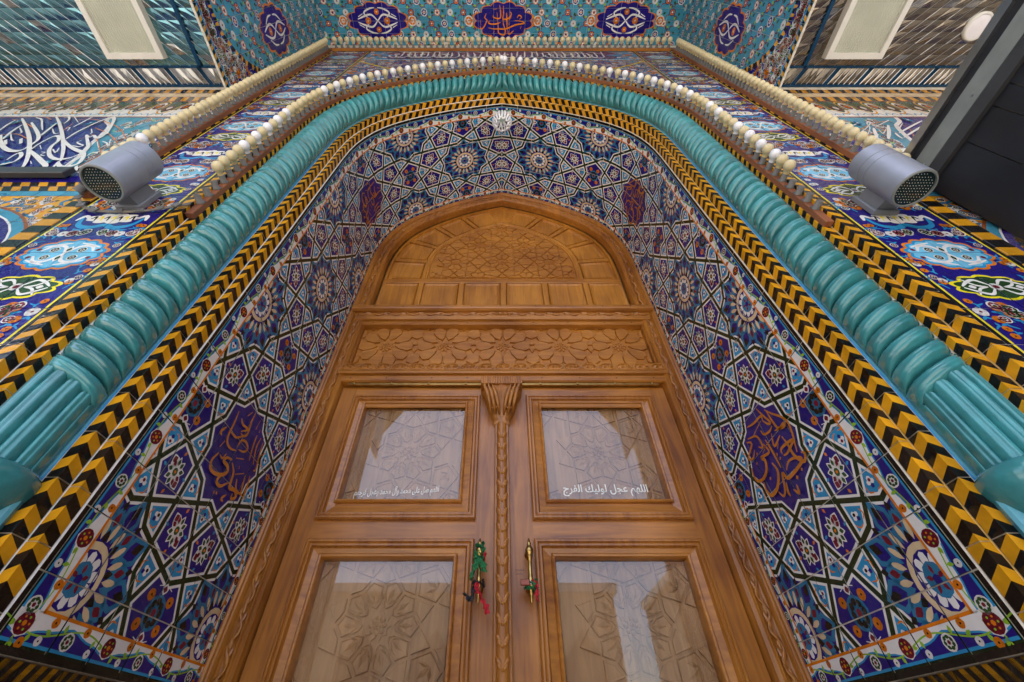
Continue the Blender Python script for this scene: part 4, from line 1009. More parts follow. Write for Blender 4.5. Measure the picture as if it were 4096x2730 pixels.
tile_panel(cw, pw, WU, WV, lambda y, z, h: (2.30 - h, y, z), TURQ, stuff=lambda i, j: i < 17)
mb = MB(); mb.box((2.301, -2.2, 3.919), (2.318, 0.94, 6.74)); mb.build('wall_core', M_GROUT, cw)
mirror(cw, 'turquoise flower tiled side wall of the canopy, upper left')

# ================================================================== side bays: script wall, mirror ceiling
def side_wall(sg, label, cal, vine, leafs):
    t = thing('side_wall', label, 'tiled wall', (sg * 4.2, 0.94, G))
    p = Pat(); x0, x1 = 2.20, 5.74           # drawn for the right, mirrored by sg
    # striped courses (4.31 .. 3.92)
    for za, zb in ((4.315, 4.19), (4.06, 3.93), (2.255, 2.20), (2.197, 2.14)):
        p.rect(x0, x1, zb, za, BLACK, 1)
        for k in range(70):
            x = x0 + k * 0.10 - 0.1; p.add([(x, zb), (x + 0.05, zb), (x + 0.085, za), (x + 0.035, za)], YELLOW, 2)
    p.rect(x0, x1, 4.065, 4.185, CREAM, 1)
    # flower border (3.92 .. 3.46)
    p.rect(x0, x1, 3.46, 3.925, WHITE, 1); p.rect(x0, x1, 3.66, 3.925, DGREEN, 2)
    p.rect(x0, x1, 3.90, 3.925, BROWN, 3); p.rect(x0, x1, 3.46, 3.485, BROWN, 3)
    for k in range(32):
        x = x0 + 0.06 + k * 0.112; up = k % 2
        zc = 3.73 + (0.02 if up else -0.02)
        p.stroke([(x - 0.056, 3.70), (x - 0.045, zc + (0.09 if up else -0.09)), (x, zc + (0.15 if up else -0.15)), (x + 0.045, zc + (0.09 if up else -0.09)), (x + 0.056, 3.70)], 0.016, YELLOW, 4, 0, (0.5, 1.4))
        p.disc(x, zc, 0.040, WHITE if up else DGREEN, 4, 8, 0.115); p.flower(x, zc, 0.032, 6, MAROON, None, ORANGE if up else WHITE, 5, 0, 1, 2.4)
        p.flower(x, zc, 0.017, 5, ORANGE if up else WHITE, None, None, 7, 0, 1, 2.4)
        for s_ in (-1, 1):
            p.stroke([(x, 3.53), (x + s_ * 0.03, 3.56), (x + s_ * 0.05, 3.51)], 0.012, LBLUE, 3); p.stroke([(x + s_ * 0.02, 3.88), (x + s_ * 0.05, 3.85)], 0.014, LBLUE, 3)
    # script field
    p.rect(x0, x1, 2.385, 3.46, COBALT, 1)
    p.rect(x0, 2.44, 2.385, 3.46, COBALT, 2)
    for k in range(60): small_flower(p, rnd.uniform(x0, 2.42), rnd.uniform(2.4, 3.9), 0.026, 6, rnd.choice((0, 2, 3)), fy=1.8)
    p.rect(2.44, 2.455, 2.385, 3.92, BROWN, 8); p.rect(2.425, 2.44, 2.385, 3.92, LBLUE, 8)
    p.rect(2.455, 2.53, 2.385, 3.47, WHITE, 3)
    for k in range(9): p.flower(2.492, 2.45 + k * 0.12, 0.026, 6, MAROON, None, ORANGE, 5, 0, 1, 1.6)
    p.rect(2.53, 2.545, 2.385, 3.47, BROWN, 4)
    # turquoise corner piece with white scalloped edge
    cp = [(2.545, 3.46), (3.02, 3.46), (2.98, 3.36), (2.88, 3.25), (2.80, 3.05), (2.74, 2.86), (2.66, 2.66), (2.60, 2.45), (2.545, 2.385)]
    p.poly(cp, TURQ, 2); p.stroke(cp[1:], 0.030, WHITE, 4, 0)
    for k in range(34):
        f = rnd.random(); z = 2.6 + 0.84 * f; x = 2.56 + rnd.random() * 0.30 * f
        small_flower(p, x, z, 0.020, 5, rnd.choice((3, 0)), fy=1.8); sprig(p, x, z, rnd.uniform(0, 6), 0.05, rnd.choice((MAROON, LEAF)), 3)
    # yellow scroll field under the striped course
    p.rect(x0, x1, 2.08, 2.14, TURQ, 1); p.rect(x0, x1, 0.0, 2.08, YELLOW, 1)
    for k in range(50):
        x = rnd.uniform(x0, 2.85); z = rnd.uniform(1.3, 2.05); a = rnd.uniform(0, 6); r = rnd.uniform(0.06, 0.11)
        p.stroke([(x, z), (x + r * math.cos(a), z + r * math.sin(a)), (x + r * 1.5 * math.cos(a + 0.9), z + r * 1.5 * math.sin(a + 0.9)), (x + r * 1.3 * math.cos(a + 1.8), z + r * 1.3 * math.sin(a + 1.8)), (x + r * 0.8 * math.cos(a + 2.0), z + r * 0.8 * math.sin(a + 2.0))], 0.022, rnd.choice((STEEL, STEEL, GREY)), 2)
    for k in range(170):
        x = rnd.uniform(x0, 2.85); z = rnd.uniform(1.3, 2.06); small_flower(p, x, z, rnd.uniform(0.011, 0.022), 4, rnd.choice((0, 3, 1)))
        p.petal(rnd.uniform(x0, 2.85), rnd.uniform(1.3, 2.06), rnd.uniform(0, 6), 0, 0.035, 0.009, DGREEN if k % 2 else ORANGE, 3)
    for r0, c in ((0.585, BROWN), (0.570, TURQ), (0.525, WHITE), (0.515, PURPLE), (0.48, BLACK)):
        p.disc(2.70, 1.42, r0, c, 8 + int((0.60 - r0) * 60), 40, r0 * 0.95)
    for k in range(36):
        a = 2 * pi * k / 36; p.add([(2.70 + 0.30 * math.cos(a), 1.42 + 0.285 * math.sin(a)), (2.70 + 0.48 * math.cos(a), 1.42 + 0.456 * math.sin(a)), (2.70 + 0.48 * math.cos(a + 0.087), 1.42 + 0.456 * math.sin(a + 0.087)), (2.70 + 0.30 * math.cos(a + 0.087), 1.42 + 0.285 * math.sin(a + 0.087))], YELLOW, 15)
    us = [2.20 + 0.14 * k for k in range(26)]; vs = [0.0, 0.4, 0.8, 1.0, 1.2, 1.4, 1.6, 1.8, 1.94, 2.08, 2.14, 2.2, 2.26, 2.385, 2.60, 2.815, 3.03, 3.245, 3.46, 3.692, 3.925, 4.065, 4.185, 4.32]
    tile_panel(t, p, us, vs, lambda a, b, h: (sg * a, 0.944 - h, b), COBALT, stuff=lambda i, j: i > 13 or j < 3, tilt=0.003)
    mb = MB(); mb.quad((sg * 2.2, 0.9445, G), (sg * 8.6, 0.9445, G), (sg * 8.6, 0.9445, 4.62), (sg * 2.2, 0.9445, 4.62)); mb.build('mortar_bed', M_GROUT, t)
    inscription(t, cal, lambda a, b, h: (a, 0.944 - h, b), [PAL[WHITE], PAL[ORANGE]], (0.85, 2.2), extra=vine, wmul=0.72, taper=0.5)
    pp = Pat()
    for (fx_, fz) in leafs: pp.flower(fx_, fz, 0.022, 5, LBLUE, None, WHITE, 0, 0, 1, 2.2)
    mb = MB()
    for l, c, P in pp.sh: mb.add([(a, 0.944 - 0.0105 - l * 0.0003, b) for a, b in P], [tuple(range(len(P)))], 0 if c == LBLUE else 1)
    mb.build('painted_blossoms', [PAL[LBLUE], PAL[WHITE]], t)
    return t
side_wall(-1, 'left side wall with large white script on dark blue above yellow scroll tiles', CAL_L, CAL_LV,
          [(-3.62, 3.33), (-3.29, 3.28), (-3.05, 3.30), (-2.31, 2.83), (-2.44, 2.66), (-3.41, 2.98), (-3.12, 2.58), (-2.76, 2.53), (-3.0, 2.50)])
side_wall(1, 'right side wall with white script on dark blue, half hidden by the dark partition', CAL_R, CAL_RV, [(3.05, 3.38), (2.62, 3.30)])

# cable duct under the left script, ventilation cabinet under the right script
m = MB(); m.box((-8.5, 0.90, 2.29), (-2.46, 0.93, 2.375), 0, 0.004); o = m.build('cable_duct', M_DARK2); tag(o, 'dark grey cable duct running under the white script, left wall', 'cable duct')
cab = thing('grille_cabinet', 'white cabinet with a grey ribbed grille, behind the right floodlight', 'cabinet', (2.9, 0.9, 1.9))
m = MB(); m.box((2.30, 0.862, 2.44), (4.2, 0.930, 2.56), 0, 0.005); m.build('top_cover', M_FIXT, cab)
m = MB(); m.box((2.30, 0.90, 1.7), (4.2, 0.930, 2.44)); m.build('casing', M_GREYF, cab)
for k in range(26):
    q = MB(); z = 2.43 - k * 0.024; q.box((2.32, 0.880, z - 0.012), (4.18, 0.899, z)); q.build('louvre', M_SOCK, cab)
q = MB(); q.tube([(2.33, 0.87, 2.46), (2.33, 0.85, 2.30), (2.34, 0.85, 2.1), (2.34, 0.88, 1.9)], 0.030, 10); q.build('pipe', M_FIXT, cab, True)

def mirror_ceiling(sg, label, mm1, mm2):
    ZC = 4.43
    t = thing('mirror_ceiling', label, 'mirror ceiling', (sg * 4.3, 0.2, ZC))
    m = MB(); m.quad((sg * 2.32, -2.2, ZC + 0.004), (sg * 8.6, -2.2, ZC + 0.004), (sg * 8.6, 0.945, ZC + 0.004), (sg * 2.32, 0.945, ZC + 0.004)); m.build('backing', M_BLUEF, t)
    # facetted mirror pieces: slanting diamonds, four facets each
    var = []
    dx, dy, sk = 0.092, 0.082, -0.078
    for k in range(8):
        q = MB(); C = [(-dx / 2, -dy / 2), (dx / 2, -dy / 2), (dx / 2, dy / 2), (-dx / 2, dy / 2)]
        C = [(a * 0.97 + b * sk / dy, b * 0.98, -0.002 - rnd.uniform(0, 0.003)) for a, b in C]
        # cut along the short diagonal, each half folded once more
        q.add(C + [(rnd.uniform(-0.012, 0.012), rnd.uniform(-0.012, 0.012), -0.004 - rnd.uniform(0.001, 0.007)), (C[1][0] * 0.5 + C[2][0] * 0.5, 0.5 * (C[1][1] + C[2][1]), -0.005)],
              [(0, 1, 4), (1, 5, 4), (5, 2, 4), (2, 3, 4), (3, 0, 4)])
        var.append((q.mesh(mm1, name='mirror_piece'), q.mesh(mm2, name='mirror_piece')))
    stuff_ = MB(); cnt = 0; j = 0; y = 0.733
    sil = MB()
    while y > -2.15:
        x = 2.46 + (j * -sk) % dx
        while x < 6.2:
            near = y > 0.0 and x < 4.9
            v = rnd.randrange(8); md = rnd.random() < 0.12
            if near and cnt < 300:
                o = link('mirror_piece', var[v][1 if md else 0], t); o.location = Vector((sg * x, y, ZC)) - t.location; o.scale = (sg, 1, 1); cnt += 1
            else:
                src = var[v][0]
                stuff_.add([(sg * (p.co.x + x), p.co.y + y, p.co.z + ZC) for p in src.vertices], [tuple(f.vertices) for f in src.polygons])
            # silvered cut edges between the pieces
            if near:
                a = (x - dx / 2 - sk / 2, y - dy / 2); b = (x - dx / 2 + sk / 2, y + dy / 2); w_ = rnd.uniform(0.0012, 0.0036)
                sil.quad((sg * a[0], a[1], ZC - 0.009), (sg * (a[0] + w_), a[1], ZC - 0.012), (sg * (b[0] + w_), b[1], ZC - 0.012), (sg * b[0], b[1], ZC - 0.009))
                if rnd.random() < 0.45:
                    a = (x + dx / 2 - sk / 2, y - dy / 2); b = (x - dx / 2 + sk / 2, y + dy / 2); w_ = rnd.uniform(0.001, 0.0022)
                    sil.quad((sg * a[0], a[1], ZC - 0.016), (sg * (a[0] + w_), a[1], ZC - 0.018), (sg * (b[0] + w_), b[1], ZC - 0.018), (sg * b[0], b[1], ZC - 0.016))
            x += dx
        y -= dy; j += 1
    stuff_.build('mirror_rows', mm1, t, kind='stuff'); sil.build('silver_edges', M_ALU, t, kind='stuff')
    m = MB(); m.box((2.735 if sg > 0 else -2.765, -2.2, ZC - 0.022), (2.765 if sg > 0 else -2.735, 0.786, ZC + 0.003)); m.build('blue_border', M_BLUEF, t)
    m = MB(); m.box((min(sg * 2.42, sg * 8.5), 0.775, ZC - 0.022), (max(sg * 2.42, sg * 8.5), 0.789, ZC + 0.003)); m.box((min(sg * 2.42, sg * 8.5), 0.923, ZC - 0.022), (max(sg * 2.42, sg * 8.5), 0.938, ZC + 0.003)); m.build('blue_strip', M_BLUEF, t)
    # band of mirror lozenges along the wall
    q = MB(); 
    for k in range(5):
        a = k * 0.05; q.add([(a, 0, -0.004), (a + 0.05, 0, -0.004), (a + 0.05 - 0.06, 0.13, -0.003), (a - 0.06, 0.13, -0.003), (a - 0.005 + rnd.uniform(-0.012, 0.012), 0.065, -0.012 - rnd.uniform(0, 0.012))], [(0, 1, 4), (1, 2, 4), (2, 3, 4), (3, 0, 4)])
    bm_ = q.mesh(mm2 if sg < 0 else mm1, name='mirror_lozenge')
    q = MB()
    for k in range(6): a = k * 0.05; q.quad((a, 0, -0.006), (a + 0.003, 0, -0.009), (a - 0.057, 0.13, -0.009), (a - 0.06, 0.13, -0.006))
    be_ = q.mesh(M_ALU, name='silver_edge')
    x = 2.50
    while x < 6.0:
        o = link('mirror_lozenge', bm_, t); o.location = Vector((sg * x, 0.791, ZC)) - t.location; o.scale = (sg, 1, 1)
        e = bpy.data.objects.new('silver_edge', be_); col.objects.link(e); e.parent = o
        x += 0.30
    return t
mirror_ceiling(-1, 'facetted mirror work ceiling over the left bay with painted teal reflection', M_MIRT, M_MIR)
mirror_ceiling(1, 'facetted mirror work ceiling over the right bay with painted brown reflection', M_MIRB, M_MIR)

def fixture(x0, x1, label):
    t = thing('ceiling_light', label, 'ceiling light', ((x0 + x1) / 2, 0.1, 4.43), 'recessed ceiling light panels')
    z1 = 4.425; z0 = 4.36; ya, yb = -0.55, 0.715; bw = 0.045
    m = MB()
    for a, b, c, d_ in ((x0, x1, ya, ya + bw), (x0, x1, yb - bw, yb), (x0, x0 + bw, ya + bw, yb - bw), (x1 - bw, x1, ya + bw, yb - bw)): m.box((a, c, z0), (b, d_, z1))
    m.build('frame', M_FIXT, t)
    m = MB(); n = 40
    m.grid(lambda i, j: (x0 + bw + (x1 - x0 - 2 * bw) * i / n, (ya + bw) if j == 0 else (yb - bw), z0 + 0.022 - 0.004 * (i % 2)), n + 1, 2); m.build('ribbed_cover', M_COVER, t)
fixture(-3.515, -3.01, 'unlit ribbed ceiling light panel in the mirror ceiling, left')
fixture(2.87, 3.375, 'unlit ribbed ceiling light panel in the mirror ceiling, right')
t = thing('downlight', 'round white downlight in the right mirror ceiling', 'downlight', (4.09, 0.49, 4.42))
m = MB(); m.lathe((4.09, 0.49, 4.43), (0, 0, -1), [(0.105, 0), (0.105, 0.020), (0.095, 0.030), (0.085, 0.026)], 28); m.build('rim', M_FIXT, t, True)
m = MB(); m.lathe((4.09, 0.49, 4.43), (0, 0, -1), [(0.086, 0.024), (0.05, 0.030), (0.001, 0.031)], 28); m.build('diffuser', M_WHITEB, t, True)

# dark partition at right, running from the pier towards the viewer
t = thing('dark_partition', 'tall dark clad partition with grey and aluminium top channel at right', 'partition', (2.22, 0.0, G))
ys = [0.905, 0.67, 0.517, 0.428, 0.17, -0.09, -0.35, -0.61, -0.87, -1.13, -1.39]
for a, b in zip(ys, ys[1:]):
    for za, zb in ((G, 1.10), (1.105, 2.085)):
        q = MB(); q.box((2.215, b + 0.003, za), (2.25, a - 0.003, zb)); q.build('cladding_board', M_DARK, t)
for n_, x0, x1, za, zb, mt in (('dark_channel', 2.195, 2.26, 2.088, 2.15, M_DARK2), ('shadow_gap', 2.21, 2.26, 2.15, 2.158, M_DARK), ('grey_channel', 2.200, 2.26, 2.158, 2.222, M_GREYF), ('upper_grey_channel', 2.203, 2.26, 2.223, 2.25, M_GREYF), ('dark_seal', 2.208, 2.26, 2.25, 2.292, M_DARK), ('aluminium_cap', 2.190, 2.27, 2.292, 2.336, M_ALU)):
    q = MB(); q.box((x0, -1.4, za), (x1, 0.90, zb)); q.build(n_, mt, t)
q = MB()
for y in (0.82, 0.5, 0.2): q.lathe((2.200, y, 2.19), (-1, 0, 0), [(0.006, 0), (0.006, 0.003), (0.001, 0.004)], 8)
q.build('rivets', M_ALU, t)
# ================================================================== bulb rails and bulbs
def bulb_mesh():
    g = MB(); g.lathe((0, 0, 0), (0, -1, 0), [(0.0150, 0.020), (0.0165, 0.027), (0.0235, 0.036), (0.0285, 0.046), (0.0298, 0.056), (0.0275, 0.068), (0.021, 0.078), (0.011, 0.084), (0.001, 0.086)], 14)
    n = MB(); n.lathe((0, 0, 0), (0, -1, 0), [(0.010, 0.0), (0.0130, 0.001), (0.0140, 0.010), (0.0150, 0.021)], 12)
    return g, n
g_, n_ = bulb_mesh()
BG = {'c': g_.mesh(M_CREAMB, True, 'globe'), 'w': g_.mesh(M_WHITEB, True, 'globe')}
BN = {'c': n_.mesh(plain('bulb_collar_cream', (0.60, 0.46, 0.20), 0.45, 0, 0.1, 20), True, 'collar'), 'w': n_.mesh(M_WHITEB, True, 'collar')}
s_ = MB(); s_.lathe((0, 0, 0), (0, -1, 0), [(0.019, 0), (0.019, 0.006), (0.0155, 0.008), (0.0165, 0.040), (0.014, 0.041), (0.013, 0.012), (0.001, 0.011)], 12)
s_.box((-0.021, -0.004, -0.016), (0.021, 0.001, 0.016))
SOCK = s_.mesh(M_SOCK, True, 'socket')
def put_socket(rail, p, tilt=0.0):
    o = link('socket', SOCK, rail); o.location = Vector(p) - rail.location; o.rotation_euler = (rnd.uniform(-0.10, 0.06) + tilt, 0, rnd.uniform(-0.08, 0.08))
    return o.rotation_euler
def put_bulb(p, kind, label, group, rot):
    o = thing('light_bulb', label, 'light bulb', (p[0], p[1] - 0.014, p[2]), group); o.rotation_euler = rot
    for nm, me in (('globe', BG[kind]), ('collar', BN[kind])):
        c = bpy.data.objects.new(nm, me); col.objects.link(c); c.parent = o
    return o
# inner rail: follows the arch on the second outer step
PI_ = Path(0.2785, 0.0845, 1.80, KI)
rail = thing('bulb_rail', 'curved wooden bulb rail following the arch', 'bulb rail', (0, 0.955, 3.0))
for sg in (1, -1):
    st = 1.75 if sg > 0 else 1.93
    idx = [i for i in range(PI_.n + 1) if PI_.S[i] >= st - 0.09]
    step = 4
    for a in range(0, len(idx) - 1, step):
        q = MB(); sub = idx[a:a + step + 1]
        if len(sub) < 2: continue
        prof = [(0.022, 0.968), (0.022, 0.943), (0.018, 0.940), (-0.018, 0.940), (-0.022, 0.943), (-0.022, 0.968), (0.022, 0.968)]
        lo = a == 0
        q.grid(lambda i, j: (sg * (PI_.P[sub[i]][0] + PI_.M[sub[i]][0] * prof[j][0]), prof[j][1], PI_.P[sub[i]][1] + PI_.M[sub[i]][1] * prof[j][0]), len(sub), len(prof))
        if lo: q.f.append([0, 1, 2, 3, 4, 5][::1]); q.m.append(0)
        q.build('batten', WD_R, rail)
    for n, i in enumerate(idx[1:-1]):
        s = PI_.S[i] + (0.02 if sg > 0 else 0)
        if sg < 0 and i == idx[-2]: pass
        x, z = PI_.pt(s + 0.03)
        r = put_socket(rail, (sg * x, 0.940, z))
        if z < 2.21: continue
        white = (n % 2 == 0) if sg > 0 else (n % 2 == 1)
        if rnd.random() < 0.12: white = False
        if sg < 0 and 3.3 < z < 3.9 and rnd.random() < 0.5: white = False
        side = 'right' if sg > 0 else 'left'
        put_bulb((sg * x, 0.925, z), 'w' if white else 'c', ('white' if white else 'cream') + ' light bulb on the curved rail along the %s half of the arch' % side, ('white' if white else 'cream') + ' bulbs along the %s half of the arch' % side, r)
x, z = PI_.P[-1]
r = put_socket(rail, (0, 0.940, z)); put_bulb((0, 0.925, z), 'w', 'white light bulb at the very point of the arch', None, r)
# outer rails: straight up both sides and across the top
for sg in (1, -1):
    side = 'right' if sg > 0 else 'left'
    rail = thing('bulb_rail', 'straight wooden bulb rail up the %s edge of the portal' % side, 'bulb rail', (sg * 2.135, 0.91, 2.0))
    z = 2.02
    while z < 6.15:
        q = MB(); q.box((sg * 2.135 - 0.026, 0.897, z), (sg * 2.135 + 0.026, 0.9265, min(6.15, z + 0.82) - 0.003), 0, 0.002); q.build('batten', WD_R, rail); z += 0.82
    z = 2.06 if sg < 0 else 2.10; n = 0
    while z < 6.12:
        r = put_socket(rail, (sg * 2.135, 0.897, z))
        if z > 2.22:
            white = n in ((4,) if sg < 0 else ())
            lb = 'white light bulb on the straight rail, near the left floodlight' if white else 'cream light bulb on the straight rail up the %s edge of the portal' % side
            put_bulb((sg * 2.135, 0.882, z), 'w' if white else 'c', lb, None if white else 'cream bulbs up the %s edge of the portal' % side, r); n += 1
        z += 0.0722
rail = thing('bulb_rail', 'straight wooden bulb rail across the top of the portal', 'bulb rail', (0, 0.91, 6.17))
for k in range(5):
    q = MB(); a = -2.1 + k * 0.84; q.box((a, 0.897, 6.155), (a + 0.837, 0.9265, 6.205), 0, 0.002); q.build('batten', WD_H, rail)
x = -2.05
while x < 2.08:
    r = put_socket(rail, (x, 0.897, 6.18)); put_bulb((x, 0.882, 6.18), 'c', 'cream light bulb on the rail across the top of the portal', 'cream bulbs across the top of the portal', r); x += 0.0735

# loose cable with empty bulb holders hanging under the left floodlight
t = thing('loose_cable', 'sagging grey cable with empty bulb holders under the left floodlight', 'cable', (-1.85, 0.92, 1.9))
pts = [(-2.16, 0.90, 2.04), (-2.13, 0.905, 1.97), (-2.07, 0.912, 1.90), (-1.98, 0.918, 1.86), (-1.86, 0.92, 1.855), (-1.76, 0.92, 1.86), (-1.67, 0.915, 1.875), (-1.60, 0.91, 1.90), (-1.56, 0.92, 1.935)]
for dz in (-0.006, 0.0, 0.006):
    q = MB(); q.tube([(a, b - 0.002, c + dz) for a, b, c in pts], 0.0035, 6); q.build('wire', M_CABLE, t, True)
for k, (a, b, c) in enumerate(pts[1:-1]):
    q = MB(); s = 0.024; an = rnd.uniform(-0.5, 0.5)
    R4 = [(a + s * math.cos(an + pi / 4 + pi / 2 * i), c + s * math.sin(an + pi / 4 + pi / 2 * i)) for i in range(4)]
    q.add([(x, b - 0.010, z) for x, z in R4] + [(x, b - 0.004, z) for x, z in R4], [(0, 1, 2, 3), (0, 4, 5, 1), (1, 5, 6, 2), (2, 6, 7, 3), (3, 7, 4, 0)])
    o = q.build('holder_plate', M_SOCK, t)
for (a, b, c, rx) in ((-2.155, 0.885, 2.045, 0.3), (-2.135, 0.88, 2.00, -0.5)):
    o = link('bulb_holder', SOCK, t); o.location = Vector((a, b, c)) - t.location; o.rotation_euler = (rx, 0, 0.9)

# ================================================================== cylindrical floodlights
def flood(x, y, z0, z1, label):
    t = thing('floodlight', label, 'floodlight', (x, 0.928, z0 + 0.15), 'cylindrical floodlights on the portal')
    R_ = 0.088; L = z1 - z0
    def ring_(za, zb, nm):
        q = MB(); q.lathe((x, y, za), (0, 0, 1), [(R_ - 0.004, 0), (R_, 0.002), (R_, zb - za - 0.002), (R_ - 0.003, zb - za)], 36); return smooth_angle(q.build(nm, M_LAMP, t))
    ring_(z0, z0 + L * 0.62, 'barrel'); ring_(z0 + L * 0.62, z0 + L * 0.76, 'collar'); ring_(z0 + L * 0.76, z1, 'cap_section')
    q = MB(); q.lathe((x, y, z1), (0, 0, 1), [(R_ - 0.003, 0), (R_ - 0.012, 0.006), (0.001, 0.007)], 36); smooth_angle(q.build('top_cap', M_LAMP, t))
    q = MB(); q.lathe((x, y, z0), (0, 0, 1), [(R_ - 0.001, 0.001), (R_ - 0.004, -0.004), (R_ - 0.010, -0.004), (R_ - 0.011, 0.012)], 36); smooth_angle(q.build('rim', M_GREYF, t))
    q = MB(); q.lathe((x, y, z0 + 0.004), (0, 0, 1), [(R_ - 0.0105, 0), (0.04, 0.0005), (0.001, 0.0005)], 36); q.build('lens', M_LENS, t)
    q = MB()
    for i in range(-5, 6):
        for j in range(-5, 6):
            a, b = i * 0.0128 + rnd.uniform(-0.001, 0.001), j * 0.0128 + rnd.uniform(-0.001, 0.001)
            if math.hypot(a, b) < 0.069: q.lathe((x + a, y + b, z0 + 0.0025), (0, 0, 1), [(0.0017, 0.001), (0.001, -0.001)], 5); q.f.append([len(q.v) - 5 + k for k in range(5)]); q.m.append(0)
    q.build('light_diodes', M_LED, t, kind='stuff')
    q = MB(); c = z0 + L * 0.30
    q.add([(x - 0.045, y + 0.06, c - 0.05), (x + 0.045, y + 0.06, c - 0.05), (x + 0.045, y + 0.06, c + 0.09), (x - 0.045, y + 0.06, c + 0.09),
           (x - 0.045, 0.905, c - 0.03), (x + 0.045, 0.905, c - 0.03), (x + 0.045, 0.905, c + 0.11), (x - 0.045, 0.905, c + 0.11)],
          [(0, 1, 2, 3), (0, 4, 5, 1), (1, 5, 6, 2), (2, 6, 7, 3), (3, 7, 4, 0), (4, 7, 6, 5)]); q.build('bracket', M_LAMPD, t)
    q = MB(); q.box((x - 0.06, 0.903, c - 0.045), (x + 0.06, 0.9265, c + 0.125), 0, 0.004); q.build('wall_plate', M_LAMPD, t)
flood(-1.835, 0.775, 1.84, 2.145, 'grey cylindrical floodlight with a round glass end, left pier')
flood(1.825, 0.775, 1.785, 2.105, 'grey cylindrical floodlight with a round glass end, right pier')

# ================================================================== flower shaped energy saving lamp at the vault's point
SC = KI
t = thing('flower_lamp', 'white flower shaped lamp of bent tubes hanging from the point of the vault', 'lamp', (0, 1.17, 4.40))
q = MB(); q.lathe((0, 1.17, 4.42), (0, 0, -1), [(0.012, 0), (0.024, 0.01), (0.026, 0.09), (0.018, 0.10)], 14); q.build('holder', M_CREAMB, t, True)
q = MB(); q.lathe((0, 1.17, 4.32), (0, 0, -1), [(0.018, 0), (0.045, 0.02), (0.05, 0.05), (0.03, 0.06), (0.001, 0.062)], 16); q.build('ballast', plain('lamp_ballast', (0.45, 0.60, 0.52), 0.4), t, True)
for k in range(9):
    a = 2 * pi * k / 9; u = Vector((math.cos(a), math.sin(a), 0)); v = Vector((-math.sin(a), math.cos(a), 0)); c = Vector((0, 1.17, 4.265))
    pr = [(0.028, 0.0), (0.055, -0.01), (0.078, -0.045), (0.085, -0.09), (0.075, -0.14), (0.06, -0.17)]
    P = [c + u * r + v * -0.013 + Vector((0, 0, z)) for r, z in pr] + [c + u * 0.052 + Vector((0, 0, -0.185))] + [c + u * r + v * 0.013 + Vector((0, 0, z)) for r, z in reversed(pr)]
    q = MB(); q.tube(P, 0.0085, 7); q.build('bent_tube', M_WHITEB, t, True)
# ================================================================== arched wooden door surround
dr = thing('door_surround', 'carved wooden door surround with pointed tympanum and star panelled transom', 'door frame', (0, 2.0, G))
PW = Path(0.0, 0.06, -0.8)
def sweep2(prof, name, mat, s0=None, path=None, sm=False):
    for sg in (1, -1):
        q = MB(); P = path or PW; idx = [i for i in range(P.n + 1) if s0 is None or P.S[i] >= s0]
        q.grid(lambda i, j: (sg * (P.P[idx[i]][0] + P.M[idx[i]][0] * prof[j][0]), prof[j][1], P.P[idx[i]][1] + P.M[idx[i]][1] * prof[j][0]), len(idx), len(prof))
        q.build(name, mat, dr, sm)
sweep2([(0.0, 2.05), (0.0, 1.972), (-0.004, 1.968), (-0.012, 1.966), (-0.020, 1.970), (-0.024, 1.978), (-0.030, 1.980), (-0.034, 1.976), (-0.038, 1.982), (-0.042, 1.996)], 'outer_moulding', WD_V)
sweep2([(-0.042, 1.996), (-0.050, 2.004), (-0.062, 2.006), (-0.074, 2.004), (-0.082, 1.996)], 'carved_ground', WD_V)
sweep2([(-0.082, 1.996), (-0.086, 1.990), (-0.092, 1.990), (-0.096, 1.998), (-0.102, 2.004), (-0.108, 2.010), (-0.112, 2.03), (-0.114, 2.075)], 'inner_moulding', WD_V)
# leaf scroll carved in the hollow of the moulding
def scroll(fn, L0, L1, per, amp, r, name, mat, parent):
    """fn(along, across, out) -> point; a winding stem with leaves"""
    q = MB(); n = int((L1 - L0) / per * 8)
    q.tube([fn(L0 + (L1 - L0) * i / n, amp * math.sin(2 * pi * (L1 - L0) * i / n / per), r * 0.6) for i in range(n + 1)], lambda i: r * (0.8 + 0.25 * math.sin(i * 1.3)), 5)
    k = 0
    while L0 + k * per / 2 < L1 - per / 2:
        a = L0 + (k + 0.5) * per / 2; s = 1 if k % 2 else -1
        LF = [(0, 0), (0.10, 0.35), (0.28, 0.48), (0.50, 0.36), (0.72, 0.10), (0.62, -0.12), (0.40, -0.05), (0.16, -0.14)]
        C = [fn(a + (u - 0.15) * per * 0.9, s * (-amp * 0.7 + w_ * amp * 2.2), 0.002) for u, w_ in LF]
        b = len(q.v); mid = fn(a + per * 0.15, s * (-amp * 0.3), r * 1.7)
        q.add(C + [mid], [(i, (i + 1) % 8, 8) for i in range(8)]); k += 1
    return q.build(name, mat, parent, True)
for sg in (1, -1):
    scroll(lambda a, b, c: (lambda p: (sg * p[0], 2.004 - c, p[1]))(PW.pt(a, -0.062 + b)), -0.3, PW.S[-1] - 0.02, 0.120, 0.013, 0.0095, 'leaf_scroll', WD_V, dr)
